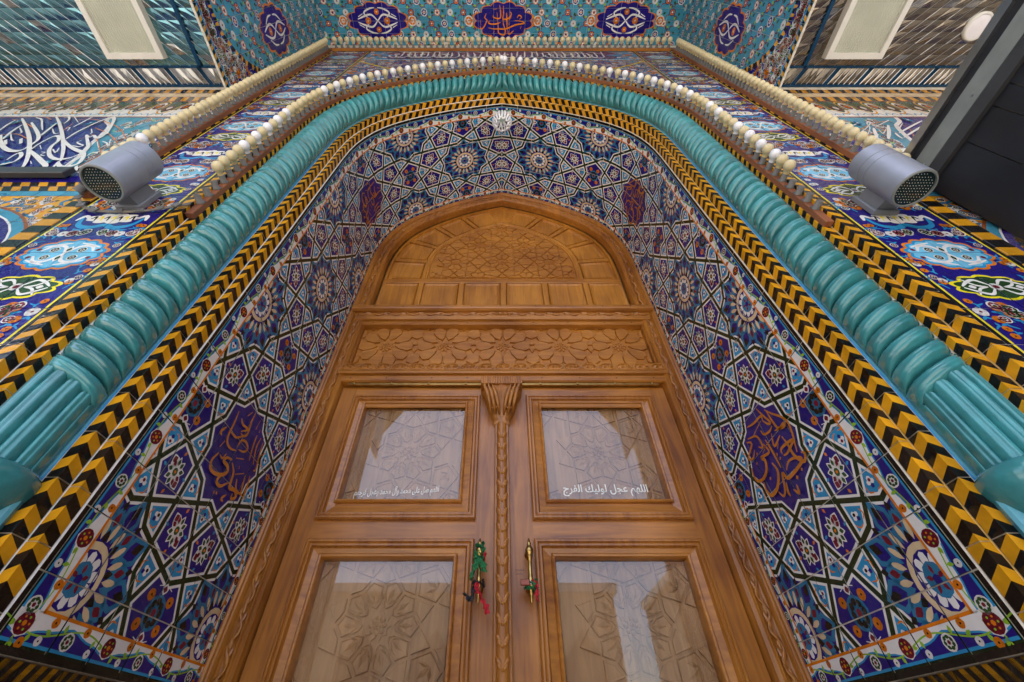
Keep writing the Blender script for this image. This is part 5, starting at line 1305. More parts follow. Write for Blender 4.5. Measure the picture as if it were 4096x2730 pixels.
# tympanum
TY = 2.085
q = MB(); PT = Path(-0.112, 0.08, 2.5); 
for sg in (1, -1): q.grid(lambda i, j: (sg * PT.P[i][0] * j, TY + 0.012, PT.P[i][1]), PT.n + 1, 2)
q.build('tympanum_board', WD_T, dr)
PF = Path(-0.47, 0.05, 2.93)
def bead(prof, name, path, mat=WD_T):
    for sg in (1, -1):
        q = MB(); q.grid(lambda i, j: (sg * (path.P[i][0] + path.M[i][0] * prof[j][0]), prof[j][1], path.P[i][1] + path.M[i][1] * prof[j][0]), path.n + 1, len(prof)); q.build(name, mat, dr)
bead([(0.024, TY + 0.012), (0.024, TY - 0.006), (0.018, TY - 0.010), (-0.006, TY - 0.010), (-0.012, TY - 0.004), (-0.022, TY - 0.004), (-0.028, TY + 0.01), (-0.030, TY + 0.03)], 'inner_arch_rib', PF)
bead([(0.10, TY + 0.012), (0.10, TY - 0.007), (0.078, TY - 0.007), (0.074, TY + 0.012)], 'outer_arch_rib', Path(-0.225, 0.05, 2.86))
q = MB(); q.box((-1.03, TY - 0.008, 2.885), (1.03, TY + 0.012, 2.945), 0, 0.004); q.build('cross_rail', WD_H, dr)
q = MB(); q.box((-1.03, TY - 0.008, 2.44), (1.03, TY + 0.012, 2.535), 0, 0.004); q.build('cross_rail', WD_H, dr)
bx = [-1.03, -0.694, -0.347, 0.008, 0.362, 0.712, 1.03]
for x in bx[1:-1]:
    q = MB(); q.box((x - 0.022, TY - 0.0075, 2.535), (x + 0.022, TY + 0.012, 2.885), 0, 0.003); q.build('mullion', WD_T, dr)
def raised(P, name, mat, y, dep=0.012, bev=0.030, parent=None, hgt=0.016):
    """fielded panel: outline P (x,z) convex, raised field with sloping margin"""
    I = inset(P, bev); n = len(P); q = MB()
    O = inset(P, 0.004)
    if area(P) < 0: P = P[::-1]
    q.add([(a, y, b) for a, b in O] + [(a, y - hgt, b) for a, b in inset(O, 0.006)] + [(a, y - hgt * 0.45, b) for a, b in I] + [(a, y - hgt * 0.45, b) for a, b in I],
          [(i, (i + 1) % n, n + (i + 1) % n, n + i) for i in range(n)] + [(n + i, n + (i + 1) % n, 2 * n + (i + 1) % n, 2 * n + i) for i in range(n)] + [tuple(range(2 * n, 3 * n))])
    return q.build(name, mat, parent or dr)
for a, b in zip(bx, bx[1:]):
    x0, x1 = a + (0.022 if a > -1 else 0.0), b - (0.022 if b < 1 else 0.0)
    raised([(x0, 2.537), (x1, 2.537), (x1, 2.883), (x0, 2.883)], 'fielded_panel', WD_T, TY + 0.010)
PRd = Path(-0.285, 0.1, 2.95); Tn = PRd.T
npan = 5; gap_ = 0.045; ln = (Tn - 0.06 - gap_ * npan) / npan
for sg in (1, -1):
    for k in range(npan):
        s0 = 2.945 + k * (ln + gap_) + 0.012; s1 = s0 + ln - 0.012
        ss = [s0, s1]
        P = [PRd.pt(s, 0.108) for s in ss] + [PRd.pt(s, -0.155) for s in reversed(ss)]
        P = [(sg * a, b) for a, b in P]
        raised(P, 'radial_panel', WD_T, TY + 0.010)
        m0, m1 = s1 + 0.008, s1 + gap_ + 0.002
        if k < npan - 1:
            P = [PRd.pt(m0, 0.13), PRd.pt(m1, 0.13), PRd.pt(m1, -0.165), PRd.pt(m0, -0.165)]
            q = MB(); q.add([(sg * a, TY - 0.007, b) for a, b in P] + [(sg * a, TY + 0.012, b) for a, b in P], [(0, 1, 2, 3), (0, 4, 5, 1), (1, 5, 6, 2), (2, 6, 7, 3), (3, 7, 4, 0)]); q.build('radial_bar', WD_T, dr)

# carved star work: petals and stars standing proud of a sunk ground
def petal_poly(cx, cz, R_, a, k=1.0):
    L = [(0.33, 0), (0.50, 0.150), (0.80, 0.242), (1.0, 0.130), (1.0, -0.130), (0.80, -0.242), (0.50, -0.150)]
    return [(cx + R_ * (u * math.cos(a) - k * v * math.sin(a)), cz + R_ * (u * math.sin(a) + k * v * math.cos(a))) for u, v in L]
def plate(P, name, mat, y, parent, h=0.006, win=None, bev=0.006, leaf=None, flat=False):
    if win:
        P = win(P)
        if len(P) < 3: return
    if abs(area(P)) < 2e-4: return
    if area(P) < 0: P = P[::-1]
    n = len(P); q = MB(); I = inset(P, bev); J = inset(P, bev * 1.9)
    q.add([(a, y, b) for a, b in P] + [(a, y - h, b) for a, b in inset(P, bev * 0.35)] + [(a, y - h, b) for a, b in I] + [(a, y - h * (0.86 if flat else 0.35), b) for a, b in J],
          [(i, (i + 1) % n, n + (i + 1) % n, n + i) for i in range(n)] + [(n + i, n + (i + 1) % n, 2 * n + (i + 1) % n, 2 * n + i) for i in range(n)] + [(2 * n + i, 2 * n + (i + 1) % n, 3 * n + (i + 1) % n, 3 * n + i) for i in range(n)] + [tuple(range(3 * n, 4 * n))])
    cx = sum(p[0] for p in P) / n; cz = sum(p[1] for p in P) / n
    if leaf and abs(area(P)) > 0.0016:
        an, r = leaf
        for u, v, l, w_ in ((0, 0, 1.0, 0.34), (-0.2, 0.12, 0.75, 0.26), (-0.2, -0.12, 0.75, 0.26)):
            a2 = an + (0 if v == 0 else (0.9 if v > 0 else -0.9))
            bx_, bz_ = cx - 0.45 * r * math.cos(an), cz - 0.45 * r * math.sin(an)
            tip = (bx_ + r * l * math.cos(a2), bz_ + r * l * math.sin(a2)); sd = (-math.sin(a2) * r * w_ * 0.5, math.cos(a2) * r * w_ * 0.5); md = ((bx_ + tip[0]) / 2, (bz_ + tip[1]) / 2)
            yy = y - h * (0.86 if flat else 0.35) - 0.0004
            q.add([(bx_, yy, bz_), (md[0] + sd[0], yy, md[1] + sd[1]), (tip[0], yy, tip[1]), (md[0] - sd[0], yy, md[1] - sd[1]), (md[0], yy - h * (0.25 if flat else 0.9), md[1])], [(0, 1, 4), (1, 2, 4), (2, 3, 4), (3, 0, 4)])
    return q.build(name, mat, parent)
def boss(cx, cz, r, y, parent, mat):
    q = MB(); n = 10
    P = []
    for k in range(2 * n):
        rr = r if k % 2 == 0 else r * 0.72; P.append((cx + rr * math.cos(pi * k / n), cz + rr * math.sin(pi * k / n)))
    q.add([(a, y, b) for a, b in P] + [(a, y - 0.008, b) for a, b in P] + [(cx, y - 0.009, cz)], [(i, (i + 1) % (2 * n), 2 * n + (i + 1) % (2 * n), 2 * n + i) for i in range(2 * n)] + [(2 * n + i, 2 * n + (i + 1) % (2 * n), 4 * n) for i in range(2 * n)])
    for rr, c_, s in ((r * 0.50, 8, 0.20), (r * 0.22, 5, 0.16)):
        for k in range(c_):
            a = 2 * pi * k / c_; q.lathe((cx + rr * math.cos(a), y - 0.008, cz + rr * math.sin(a)), (0, -1, 0), [(r * s, 0), (r * s * 0.8, r * s * 0.6), (r * s * 0.1, r * s * 0.9)], 6)
    q.lathe((cx, y - 0.008, cz), (0, -1, 0), [(r * 0.16, 0), (r * 0.14, r * 0.25), (0.001, r * 0.32)], 6)
    return q.build('star_boss', mat, parent)
def starfield(centers, R_, y, parent, mat, win, leafy, fill=None, nm='petal'):
    for cx, cz in centers:
        for k in range(10):
            a = A36 * k; P = petal_poly(cx, cz, R_, a)
            plate(P, nm, mat, y, parent, 0.013 if not leafy else 0.010, win, 0.003 if not leafy else 0.0065, (a, R_ * 0.36) if leafy else None, not leafy)
            if not leafy: continue
            # slim arrow cells between the petals
            a2 = a + A36 / 2
            Q = [(cx + R_ * r * math.cos(a2 + d_), cz + R_ * r * math.sin(a2 + d_)) for r, d_ in ((0.56, 0), (0.90, 0.050), (0.97, 0), (0.90, -0.050))]
            plate(Q, 'arrow_cell', mat, y, parent, 0.013 if not leafy else 0.009, win, 0.003, None, not leafy)
        if len(win([(cx - 0.01, cz - 0.01), (cx + 0.01, cz - 0.01), (cx + 0.01, cz + 0.01), (cx - 0.01, cz + 0.01)])) >= 3: boss(cx, cz, R_ * 0.27, y, parent, mat)
    for P, an in (fill or []): plate(P, 'hexagon_cell', mat, y, parent, 0.011, win, 0.005, (an, R_ * 0.3) if leafy else None, not leafy)
def girih_cells(cx, cz, e, rng, turn):
    """cells of the decagon and bowtie star pattern round (cx, cz); turn swaps the axes"""
    ap = 1.5388 * e; rp = 1.118 * e; rm = 0.951 * e; dS = 1.618 * 2 * ap / 2; dT = 1.8097 * e
    f = (lambda s, t_: (cx + t_, cz + s)) if not turn else (lambda s, t_: (cx + s, cz + t_))
    out = []
    for a in range(-rng, rng + 1):
        for b in range(-rng, rng + 1):
            if (a + b) % 2: continue
            cs, ct = a * dS, b * dT
            P_ = lambda an, r: f(cs + r * math.cos(an), ct + r * math.sin(an))
            out.append(('boss', [P_(0, 0)], 0.36 * rm))
            for k in range(10):
                an = A36 * k; u = P_(an + A36 / 2, 1); w0 = math.atan2(u[1] - P_(0, 0)[1], u[0] - P_(0, 0)[0])
                out.append(('petal', [P_(an + A36 / 2, 0.36 * rm), P_(an, 0.50 * rm), P_(an, rm), P_(an + A36 / 2, rp), P_(an + A36, rm), P_(an + A36, 0.50 * rm)], w0))
                out.append(('kite', [P_(an, ap), P_(an + A36 / 2, rp), P_(an, rm), P_(an - A36 / 2, rp)], w0))
            B = (cs, ct + dT); g = lambda s, t_: f(B[0] + s * e, B[1] + t_ * e); K = rp / e
            out.append(('long_cell', [g(0.4755, 0.3455), g(0.363, 0), g(0.4755, -0.3455), g(0, -1.8097 + K), g(-0.4755, -0.3455), g(-0.363, 0), g(-0.4755, 0.3455), g(0, 1.8097 - K)], 0))
            for ss in (1, -1):
                out.append(('kite', [g(ss * 0.951, 0), g(ss * 0.4755, 0.3455), g(ss * 0.363, 0), g(ss * 0.4755, -0.3455)], 0))
                for tt in (1, -1):
                    cor = (ss * 0.951, tt * 0.5); c1 = (ss * (0.951 + 1.5388), 0); c2 = (0, tt * 1.8097)
                    def pin(c):
                        dx, dy = cor[0] - c[0], cor[1] - c[1]; L = math.hypot(dx, dy); return g(c[0] + dx / L * K, c[1] + dy / L * K)
                    Q = [g((c1[0] + c2[0]) / 2, (c1[1] + c2[1]) / 2), pin(c1), g(ss * 0.951, 0), g(ss * 0.4755, tt * 0.3455), pin(c2)]
                    mx_ = sum(q[0] for q in Q) / 5; mz_ = sum(q[1] for q in Q) / 5; out.append(('pentagon_cell', Q, math.atan2(Q[0][1] - mz_, Q[0][0] - mx_)))
    return out
def lattice(cx, cz, e, rng, turn, y, parent, mat, win, leafy, gapw, h):
    for nm, P, an in girih_cells(cx, cz, e, rng, turn):
        if nm == 'boss':
            c = P[0]
            if len(win([(c[0] - 0.01, c[1] - 0.01), (c[0] + 0.01, c[1] - 0.01), (c[0] + 0.01, c[1] + 0.01), (c[0] - 0.01, c[1] + 0.01)])) >= 3: boss(c[0], c[1], an, y, parent, mat)
            continue
        if nm == 'long_cell':
            plate(inset(P, gapw), nm, mat, y, parent, h, win if all(len(win([(p[0], p[1]), (p[0] + 1e-4, p[1]), (p[0], p[1] + 1e-4)])) >= 3 for p in P) else (lambda q: []), 0.004, None, True); continue
        plate(inset(P, gapw), nm, mat, y, parent, h, win, 0.0045 if leafy else 0.003, (an, e * 0.42) if leafy and nm in ('petal', 'pentagon_cell') else None, not (leafy and nm in ('petal', 'pentagon_cell')))
def poly_n(cx, cz, r, n, rot, sx=1.0): return [(cx + sx * r * math.cos(2 * pi * k / n + rot), cz + r * math.sin(2 * pi * k / n + rot)) for k in range(n)]
# transom
YT = 2.070
q = MB(); q.quad((-1.04, YT, 1.84), (1.04, YT, 1.84), (1.04, YT, 2.33), (-1.04, YT, 2.33)); q.build('transom_ground', WD_C, dr)
zc = 2.092; cs_ = [-0.836, -0.418, 0.0, 0.418, 0.836]
win_t = lambda P: clip_rect(P, -1.028, 1.028, 1.878, 2.305)
fill = []
for x in [-1.045] + [(a + b) / 2 for a, b in zip(cs_, cs_[1:])] + [1.045]:
    for s in (-1, 1):
        fill.append((poly_n(x, zc + s * 0.125, 0.052, 6, pi / 2), 0)); fill.append(([(x - 0.03, zc + s * 0.012), (x, zc + s * 0.066), (x + 0.03, zc + s * 0.012)], 0))
        for h in (-1, 1): fill.append(([(x + h * 0.05, zc + s * 0.20), (x + h * 0.095, zc + s * 0.20), (x + h * 0.08, zc + s * 0.165)], 0))
starfield([(x, zc) for x in cs_], 0.193, YT, dr, WD_C, win_t, False, fill)
# inner tympanum field
PG = Path(-0.498, 0.05, 2.95); outline = [PG.P[i] for i in range(0, PG.n + 1)]
q = MB()
for sg in (1, -1): q.grid(lambda i, j: (sg * PG.P[i][0] * j, TY + 0.004, PG.P[i][1]), PG.n + 1, 2)
q.build('star_field_ground', WD_C, dr)
def win_a(P):
    P = clip_half(P, 1, 2.962, True)
    if len(P) < 3: return []
    for sg in (1, -1):
        cx = sum(p[0] for p in P) / len(P) * sg; cz_ = sum(p[1] for p in P) / len(P)
        if cx < -0.02: continue
        b = min(range(PG.n + 1), key=lambda i: (PG.P[i][0] - cx) ** 2 + (PG.P[i][1] - cz_) ** 2); qn = PG.M[b] if b < PG.n else PG.M[b - 1]; p0 = (PG.P[b][0] - qn[0] * 0.012, PG.P[b][1] - qn[1] * 0.012)
        P = clip_line(P, (sg * p0[0], p0[1]), -qn[0] * sg, -qn[1])
        if len(P) < 3: return []
    return P
lattice(0.0, 3.21, 0.118, 3, False, TY + 0.004, dr, WD_C, win_a, False, 0.0035, 0.012)
# cornice, carved bands, lintel
def bar(prof, x0, x1, name, mat, parent):
    """prof: (y, z) outline swept along x"""
    q = MB(); n = len(prof); q.add([(x0, a, b) for a, b in prof] + [(x1, a, b) for a, b in prof], [(i, (i + 1) % n, n + (i + 1) % n, n + i) for i in range(n)] + [tuple(range(n))[::-1], tuple(range(n, 2 * n))]); return q.build(name, mat, parent)
bar([(2.07, 2.375), (1.965, 2.375), (1.948, 2.383), (1.945, 2.395), (1.952, 2.405), (1.952, 2.425), (1.960, 2.440), (2.07, 2.445)], -1.128, 1.128, 'cornice', WD_H, dr)
bar([(2.06, 2.300), (1.990, 2.306), (1.976, 2.330), (1.976, 2.360), (1.985, 2.375), (2.06, 2.376)], -1.10, 1.10, 'frieze', WD_H, dr)
for sg in (1, -1):
    scroll(lambda a, b, c: (sg * a, 1.977 - c, 2.345 + b), 0.05, 1.08, 0.130, 0.012, 0.0085, 'leaf_scroll', WD_H, dr)
    for k in range(2): q = MB(); q.lathe((sg * (0.018 + 0.03 * k), 1.976, 2.345), (0, -1, 0), [(0.017, 0), (0.014, 0.008), (0.006, 0.006), (0.001, 0.012)], 8); q.build('rosette', WD_H, dr)
bar([(2.065, 2.275), (2.02, 2.278), (2.008, 2.288), (2.008, 2.300), (2.065, 2.302)], -1.05, 1.05, 'moulding', WD_H, dr)
for sg in (1, -1):
    q = MB(); x = sg * 1.035
    q.add([(x, 2.064, 1.85), (x, 2.03, 1.85), (x + sg * 0.02, 2.012, 1.85), (x + sg * 0.04, 2.0, 1.85), (x, 2.064, 2.30), (x, 2.03, 2.30), (x + sg * 0.02, 2.012, 2.30), (x + sg * 0.04, 2.0, 2.30)], [(0, 1, 5, 4), (1, 2, 6, 5), (2, 3, 7, 6)]); q.build('side_moulding', WD_V, dr)
bar([(2.07, 1.868), (2.016, 1.872), (1.996, 1.860), (1.992, 1.800), (1.985, 1.785), (1.985, 1.768), (2.07, 1.768)], -1.075, 1.075, 'carved_lintel', WD_H, dr)
bar([(2.07, 1.768), (2.010, 1.7675), (2.004, 1.762), (2.004, 1.722), (2.012, 1.716), (2.07, 1.716)], -1.05, 1.05, 'lintel', WD_H, dr)
x = -1.02
while x < 1.03:
    q = MB(); c = (x, 1.994, 1.829)
    q.tube([(c[0] + 0.048 * math.cos(a), c[1] - 0.002, c[2] + 0.026 * math.sin(a)) for a in [pi * 2 * k / 12 for k in range(12)]], 0.0055, 5, closed=True)
    for s in (-1, 1):
        LF = [(0.004, 0), (0.018, 0.017), (0.034, 0.012), (0.038, -0.002), (0.026, -0.015), (0.012, -0.012)]
        q.add([(c[0] + s * u, c[1] - 0.001, c[2] + v) for u, v in LF] + [(c[0] + s * 0.02, c[1] - 0.017, c[2])], [(i, (i + 1) % 6, 6) for i in range(6)])
    q.build('carved_medallion', WD_H, dr); x += 0.1137
q = MB()
for k in range(9): q.lathe((-0.96 + k * 0.24, 2.022, 1.709), (0, -1, 0), [(0.010, 0), (0.008, 0.006), (0.001, 0.008)], 8)
q.box((-1.0, 2.022, 1.701), (1.0, 2.04, 1.716)); q.build('brass_seal', M_BRASS, dr)
q = MB()
for k in range(9):
    for z, y in ((2.412, 1.9515), (2.289, 2.0075), (1.742, 2.0035)):
        q.lathe((-0.98 + k * 0.245 + rnd.uniform(-0.03, 0.03), y, z), (0, -1, 0), [(0.005, 0), (0.004, 0.001), (0.0005, 0.0012)], 6)
q.build('nail_heads', M_DARK, dr)

# ================================================================== door leaves
def rect_frame(q, x0, x1, z0, z1, prof):
    """prof: list of (inset, y): picture-frame moulding with mitred corners"""
    R4 = lambda d_: [(x0 + d_, z0 + d_), (x1 - d_, z0 + d_), (x1 - d_, z1 - d_), (x0 + d_, z1 - d_)]
    for (a, ya), (b, yb) in zip(prof, prof[1:]):
        A, B = R4(a), R4(b)
        for i in range(4):
            j = (i + 1) % 4; q.quad((A[i][0], ya, A[i][1]), (A[j][0], ya, A[j][1]), (B[j][0], yb, B[j][1]), (B[i][0], yb, B[i][1]))
MOULD = [(0.0, 2.052), (0.0, 2.034), (0.006, 2.026), (0.014, 2.026), (0.018, 2.034), (0.024, 2.030), (0.032, 2.030), (0.036, 2.040), (0.040, 2.046)]
MOULD2 = [(0.0, 2.046), (0.036, 2.056), (0.040, 2.062)]
MOULD3 = [(0.0, 2.062), (0.002, 2.046), (0.008, 2.040), (0.016, 2.042), (0.020, 2.052), (0.022, 2.104)]
GLY = 2.078
def leaf(sg, label):
    t = thing('door_leaf', label, 'door leaf', (sg * 0.52, 2.06, G))
    X = lambda a, b: (min(sg * a, sg * b), max(sg * a, sg * b))
    YF = 2.052
    def member(a, b, z0, z1, nm, mat):
        x0, x1 = X(a, b); q = MB(); q.box((x0, YF, z0), (x1, 2.12, z1)); return q.build(nm, mat, t)
    member(0.015, 0.142, -0.78, 1.700, 'inner_stile', WD_V); member(0.940, 1.032, -0.78, 1.700, 'outer_stile', WD_V)
    member(0.142, 0.940, 1.626, 1.700, 'top_rail', WD_H); member(0.142, 0.940, 0.755, 0.848, 'middle_rail', WD_H); member(0.142, 0.940, -0.20, 0.06, 'lower_rail', WD_H)
    member(0.142, 0.940, -0.78, -0.2005, 'bottom_panel', WD_H)
    for (z0, z1, gx0, gx1, gz0, gz1, cz) in ((0.848, 1.626, 0.238, 0.853, 0.960, 1.565, 1.262), (0.06, 0.755, 0.240, 0.848, 0.160, 0.674, 0.420)):
        x0, x1 = X(0.142, 0.940)
        q = MB(); rect_frame(q, x0, x1, z0, z1, MOULD); q.build('panel_moulding', WD_V, t)
        q = MB(); rect_frame(q, x0 + 0.040, x1 - 0.040, z0 + 0.040, z1 - 0.040, MOULD2); q.build('panel_flat', WD_H, t)
        g0, g1 = X(gx0, gx1)
        # filler between flat and glass bead
        q = MB(); a0, a1, b0, b1 = x0 + 0.080, x1 - 0.080, z0 + 0.080, z1 - 0.080
        e = 0.0215
        for A, B in (((a0, b0, a1, gz0 - e), 0), ((a0, gz1 + e, a1, b1), 0), ((a0, gz0 - e, g0 - e, gz1 + e), 0), ((g1 + e, gz0 - e, a1, gz1 + e), 0)):
            if A[2] - A[0] > 0.001 and A[3] - A[1] > 0.001: q.quad((A[0], 2.0615, A[1]), (A[2], 2.0615, A[1]), (A[2], 2.0615, A[3]), (A[0], 2.0615, A[3]))
        if q.f: q.build('panel_margin', WD_H, t)
        q = MB(); rect_frame(q, g0 - 0.022, g1 + 0.022, gz0 - 0.022, gz1 + 0.022, MOULD3); q.build('glass_bead', WD_H, t)
        q = MB(); q.box((g0 - 0.01, 2.104, gz0 - 0.01), (g1 + 0.01, 2.115, gz1 + 0.01)); pn = q.build('carved_panel', WD_P, t)
        w_ = lambda P: clip_rect(P, g0 + 0.003, g1 - 0.003, gz0 + 0.003, gz1 - 0.003)
        lattice(sg * 0.5455, cz, 0.166, 1, False, 2.1035, pn, WD_P, w_, True, 0.0055, 0.009)
        q = MB(); q.box((g0, GLY, gz0), (g1, GLY + 0.004, gz1)); q.build('glass_pane', M_GLASS, t)
    # brass pull
    hx = sg * 0.113
    hd = MB(); hd.lathe((hx, 1.985, 0.475), (0, 0, 1), [(0.001, 0.0), (0.004, 0.006), (0.007, 0.030), (0.011, 0.036), (0.008, 0.044), (0.014, 0.052), (0.019, 0.066), (0.017, 0.080), (0.011, 0.088), (0.013, 0.094), (0.0095, 0.100), (0.0085, 0.145), (0.0095, 0.178), (0.013, 0.184), (0.011, 0.190), (0.017, 0.198), (0.019, 0.212), (0.013, 0.226), (0.007, 0.232), (0.011, 0.238), (0.007, 0.246), (0.003, 0.262), (0.001, 0.264)], 16)
    h_o = hd.build('pull_handle', M_BRASS, t, True)
    q = MB()
    for z in (0.54, 0.685): q.lathe((hx, 2.052, z), (0, -1, 0), [(0.020, 0), (0.020, 0.004), (0.010, 0.008), (0.009, 0.066)], 12)
    q.build('handle_post', M_BRASS, h_o, True)
    q = MB(); x0, x1 = X(0.03, 0.15); 
    return t
leafL = leaf(-1, 'left leaf of the glazed wooden double door'); leafR = leaf(1, 'right leaf of the glazed wooden double door')
# white lettering on the upper panes
FORM = {'ا': (0xFE8D,), 'آ': (0xFE81,), 'د': (0xFEA9,), 'و': (0xFEED,), 'ر': (0xFEAD,), 'ل': (0xFEDD, 1), 'ه': (0xFEE9, 1), 'م': (0xFEE1, 1), 'ص': (0xFEB9, 1), 'ع': (0xFEC9, 1), 'ح': (0xFEA1, 1), 'ج': (0xFE9D, 1), 'ف': (0xFED1, 1), 'ی': (0xFBFC, 1), 'ک': (0xFED9, 1)}
def joined(s):
    o = []
    for i, ch in enumerate(s):
        if ch not in FORM: o.append(ch); continue
        b = FORM[ch]; pv = i > 0 and s[i - 1] in FORM and len(FORM[s[i - 1]]) > 1; nx = len(b) > 1 and i + 1 < len(s) and s[i + 1] in FORM
        o.append(chr(b[0] + (3 if pv and nx else 2 if nx else 1 if pv else 0)))
    return ''.join(reversed(o))
def lettering(txt, x0, x1, z, parent, kz=1.0, off=0.018, rise=0.0):
    c = bpy.data.curves.new('lettering', 'FONT'); c.body = joined(txt); c.resolution_u = 2; c.offset = off
    o = bpy.data.objects.new('lettering_src', c); col.objects.link(o)
    me0 = o.to_mesh(); vs = [v.co.copy() for v in me0.vertices]; fs = [tuple(p.vertices) for p in me0.polygons]
    o.to_mesh_clear(); bpy.data.objects.remove(o)
    a0, a1 = min(v.x for v in vs), max(v.x for v in vs); k = (x1 - x0) / (a1 - a0)
    q = MB(); q.add([(x0 + (v.x - a0) * k, GLY - 0.0012, z + v.y * k * kz + rise * (v.x - a0) / (a1 - a0)) for v in vs], fs); q.build('lettering', M_TEXT, parent)
lettering('اللهم صل علی محمد وآل محمد وعجل فرجهم', -0.790, -0.345, 0.990, leafL, 1.9, 0.012, 0.018)
lettering('اللهم عجل لولیک الفرج', 0.315, 0.765, 1.008, leafR, 1.15, 0.014)
# handwriting beside the right handle
q = MB()
for k in range(2):
    x = 0.047; z = 0.622 - 0.016 * k
    while x < 0.085 - 0.012 * k: q.tube([(x, 2.0512, z), (x + 0.004, 2.0512, z + 0.005), (x + 0.007, 2.0512, z - 0.002), (x + 0.011, 2.0512, z + 0.002)], 0.0008, 4); x += 0.012
q.build('pen_scribble', M_INK, leafR)

# astragal: slender carved column with a scrolled capital, fixed to the left leaf
AX = -0.010
t = thing('door_astragal', 'slender carved half column with scrolled capital between the door leaves', 'door post', (AX, 2.02, G))
q = MB(); q.box((AX - 0.040, 2.028, -0.78), (AX + 0.040, 2.053, 1.70), 0, 0.004); q.build('back_strip', WD_V, t)
q = MB(); q.lathe((AX, 2.028, -0.78), (0, 0, 1), [(0.027, 0), (0.027, 2.18)], 14); q.build('shaft', WD_V, t, True)
lm = MB()
for s in (-1, 1):
    for (u0, w0, ph, ls) in ((0.0, 0.0, 0.0, 1.0), (-0.012, 0.0, 0.35, 0.75)):
        LF = [(0.0, 0.0), (0.009, 0.020), (0.020, 0.034), (0.029, 0.030), (0.027, 0.016), (0.016, 0.004)]
        lm.add([(s * (0.002 + u * ls), -0.027 * math.cos(u * ls / 0.03 * 1.2) - 0.001, w0 + v * ls + u0) for u, v in LF] + [(s * 0.016 * ls, -0.036, 0.017 * ls + u0)], [(i, (i + 1) % 6, 6) for i in range(6)])
lm.lathe((0, -0.028, -0.012), (0, -1, 0), [(0.007, 0), (0.005, 0.005), (0.001, 0.007)], 8)
LM = lm.mesh(WD_V, True, 'carved_leaf')
z = -0.70
while z < 1.36:
    o = link('carved_leaf', LM, t); o.location = Vector((AX, 2.028, z)) * SC - t.location; z += 0.0745
q = MB()
prof = [(0.030, 1.385), (0.034, 1.40), (0.046, 1.405), (0.050, 1.420), (0.044, 1.432), (0.050, 1.445), (0.070, 1.480), (0.086, 1.530), (0.100, 1.580), (0.118, 1.618), (0.122, 1.632)]
q.grid(lambda i, j: (AX + prof[i][0] * math.cos(pi * j / 16) * 1.04, 2.05 - prof[i][0] * 0.9 * math.sin(pi * j / 16) - 0.004 * math.cos(j * pi), prof[i][1]), len(prof), 17); cap = q.build('capital', WD_V, t, True)
q = MB()
for k in range(17): a = AX - 0.128 + k * 0.0151; q.box((a, 1.925, 1.632), (a + 0.0125, 2.05, 1.690), 0, 0.003)
q.box((AX - 0.127, 1.929, 1.634), (AX + 0.127, 2.05, 1.688)); q.build('abacus', WD_V, cap)
for s in (-1, 1):
    q = MB(); c = Vector((AX + s * 0.048, 1.975, 1.495)); P = []
    for k in range(34): a = k * 0.42; r = 0.026 * (1 - k / 40); P.append(c + Vector((s * r * math.cos(a), -0.012 * k / 34, r * math.sin(a))))
    q.tube(P, lambda i: 0.0062 * (1 - i / 60), 6); q.build('volute', WD_V, cap, True)
    for k in range(3):
        q = MB(); b0 = Vector((AX + s * (0.012 + 0.026 * k), 2.0 - 0.01 * k, 1.45)); P = [b0, b0 + Vector((s * 0.012, -0.040, 0.06)), b0 + Vector((s * 0.026, -0.062, 0.12)), b0 + Vector((s * 0.040, -0.052, 0.165)), b0 + Vector((s * 0.045, -0.068, 0.175))]
        q.tube(P, lambda i: (0.006, 0.012, 0.014, 0.010, 0.003)[i], 6); q.build('acanthus_leaf', WD_V, cap, True)

# ================================================================== cloth strips and padlock on the handles
def ribbon(name, pts, wd, mat, label, twist=1.4, fold=0.006):
    P = catmull2(pts, 5); n = len(P); q = MB(); a0 = rnd.uniform(0, 6)
    def fn(i, j):
        t_ = (P[min(i + 1, n - 1)] - P[max(i - 1, 0)]).normalized(); e = t_.cross(Vector((0, -1, 0.2))).normalized(); f = t_.cross(e); a = a0 + twist * i / n * 3
        u = (j / 6 - 0.5); wv = wd * (1 + 0.35 * math.sin(i * 1.1)) * (0.55 + 0.45 * min(1, i / 3))
        return P[i] + (e * math.cos(a) + f * math.sin(a)) * u * wv + (f * math.cos(a) - e * math.sin(a)) * fold * math.sin(u * 9 + i * 0.9)
    q.grid(fn, n, 7); o = q.build(name, mat, None, True); tag(o, label, 'cloth'); return o
def catmull2(pts, n):
    P = [Vector(p) for p in pts]; Q = [2 * P[0] - P[1]] + P + [2 * P[-1] - P[-2]]; out = []
    for i in range(1, len(Q) - 2):
        p0, p1, p2, p3 = Q[i - 1:i + 3]
        for k in range(n):
            t_ = k / n; out.append(0.5 * (2 * p1 + (p2 - p0) * t_ + (2 * p0 - 5 * p1 + 4 * p2 - p3) * t_ * t_ + (3 * p1 - p0 - 3 * p2 + p3) * t_ ** 3))
    out.append(P[-1]); return out
HX = -0.113
def coil(z0, z1, r, turns, hx=HX): return [(hx + r * math.cos(2 * pi * turns * k / 24), 1.985 + r * math.sin(2 * pi * turns * k / 24), z0 + (z1 - z0) * k / 24) for k in range(25)]
ribbon('cloth_strip', coil(0.718, 0.640, 0.0145, 3.2) + [(HX - 0.015, 1.962, 0.635), (HX + 0.012, 1.955, 0.625), (HX + 0.022, 1.958, 0.605), (HX + 0.020, 1.962, 0.590)], 0.026, M_CLG, 'green cloth strip wound and knotted round the left brass handle', 2.0, 0.008)
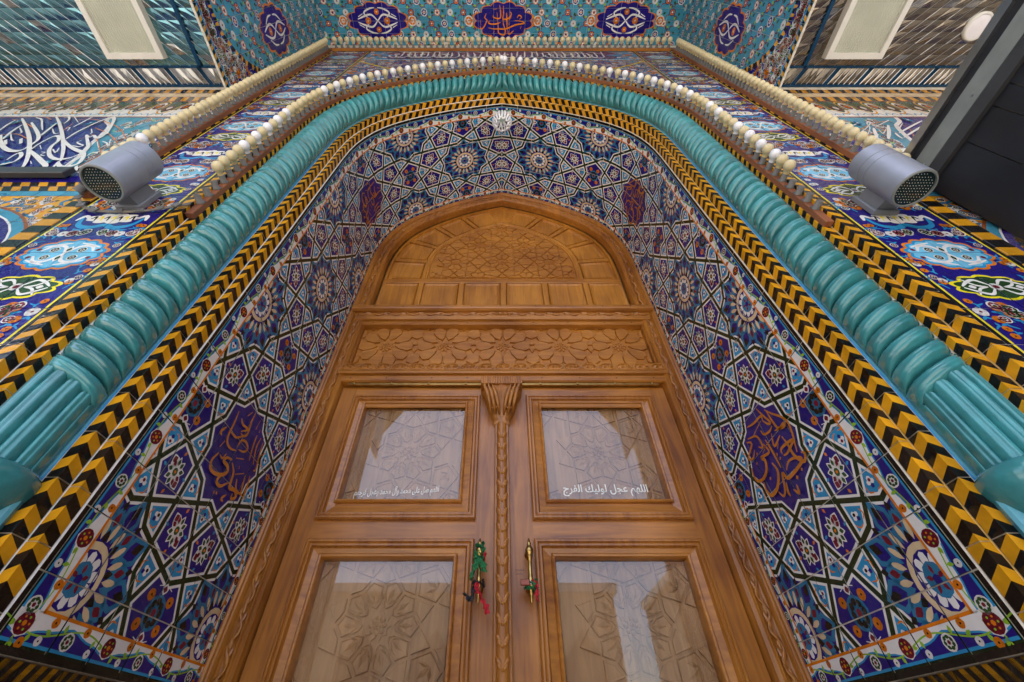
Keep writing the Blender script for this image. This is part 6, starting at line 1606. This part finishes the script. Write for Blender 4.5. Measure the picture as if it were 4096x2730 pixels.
ribbon('cloth_strip', [(HX + 0.0, 1.962, 0.652), (HX - 0.018, 1.955, 0.640), (HX - 0.012, 1.950, 0.622), (HX - 0.020, 1.955, 0.600), (HX - 0.030, 1.958, 0.575), (HX - 0.034, 1.96, 0.556)], 0.022, M_CLG, 'frayed green cloth end hanging from the knot on the left handle', 1.0, 0.006)
ribbon('cloth_strip', [(HX + 0.004, 2.002, 0.70), (HX + 0.018, 1.992, 0.682), (HX + 0.016, 1.985, 0.66), (HX + 0.028, 1.980, 0.672), (HX + 0.020, 1.985, 0.645), (HX + 0.022, 1.99, 0.628)], 0.012, M_CLR, 'short red cloth strip beside the upper end of the left handle', 1.0, 0.004)
ribbon('cloth_strip', coil(0.562, 0.535, 0.0205, 1.5) + [(HX - 0.018, 1.962, 0.522), (HX - 0.022, 1.955, 0.500), (HX - 0.034, 1.955, 0.478), (HX - 0.044, 1.958, 0.492), (HX - 0.060, 1.962, 0.508)], 0.016, M_CLB, 'black cloth strip tied round the lower end of the left handle', 1.6, 0.005)
ribbon('cloth_strip', [(HX + 0.0, 1.962, 0.545), (HX - 0.010, 1.957, 0.525), (HX + 0.006, 1.952, 0.508), (HX + 0.014, 1.952, 0.488), (HX + 0.026, 1.955, 0.470), (HX + 0.036, 1.958, 0.455), (HX + 0.040, 1.96, 0.432)], 0.022, M_CLR, 'bright red knotted cloth strip hanging from the left handle', 1.6, 0.006)
ribbon('cloth_strip', coil(0.566, 0.520, 0.0215, 2.2, 0.113), 0.018, M_CLG, 'green cloth strip wound round the lower end of the right handle', 1.5, 0.006)
ribbon('cloth_strip', [(0.118, 1.964, 0.560), (0.134, 1.968, 0.545), (0.138, 1.968, 0.522), (0.134, 1.966, 0.500), (0.138, 1.966, 0.478)], 0.014, M_CLR, 'dark red twisted cloth strip hanging from the right handle', 2.5, 0.005)
t = thing('padlock', 'small reddish padlock hooked in the cloth on the right handle', 'padlock', (0.093, 1.955, 0.545))
q = MB(); 
pass
q.box((0.068, 1.950, 0.535), (0.106, 1.962, 0.557), 0, 0.002)
q.build('body', M_LOCK, t)
q = MB(); q.tube([(0.104, 1.956, 0.540), (0.112, 1.956, 0.541), (0.116, 1.957, 0.547), (0.112, 1.956, 0.553), (0.104, 1.956, 0.554)], 0.0022, 6); q.build('shackle', M_ALU, t, True)
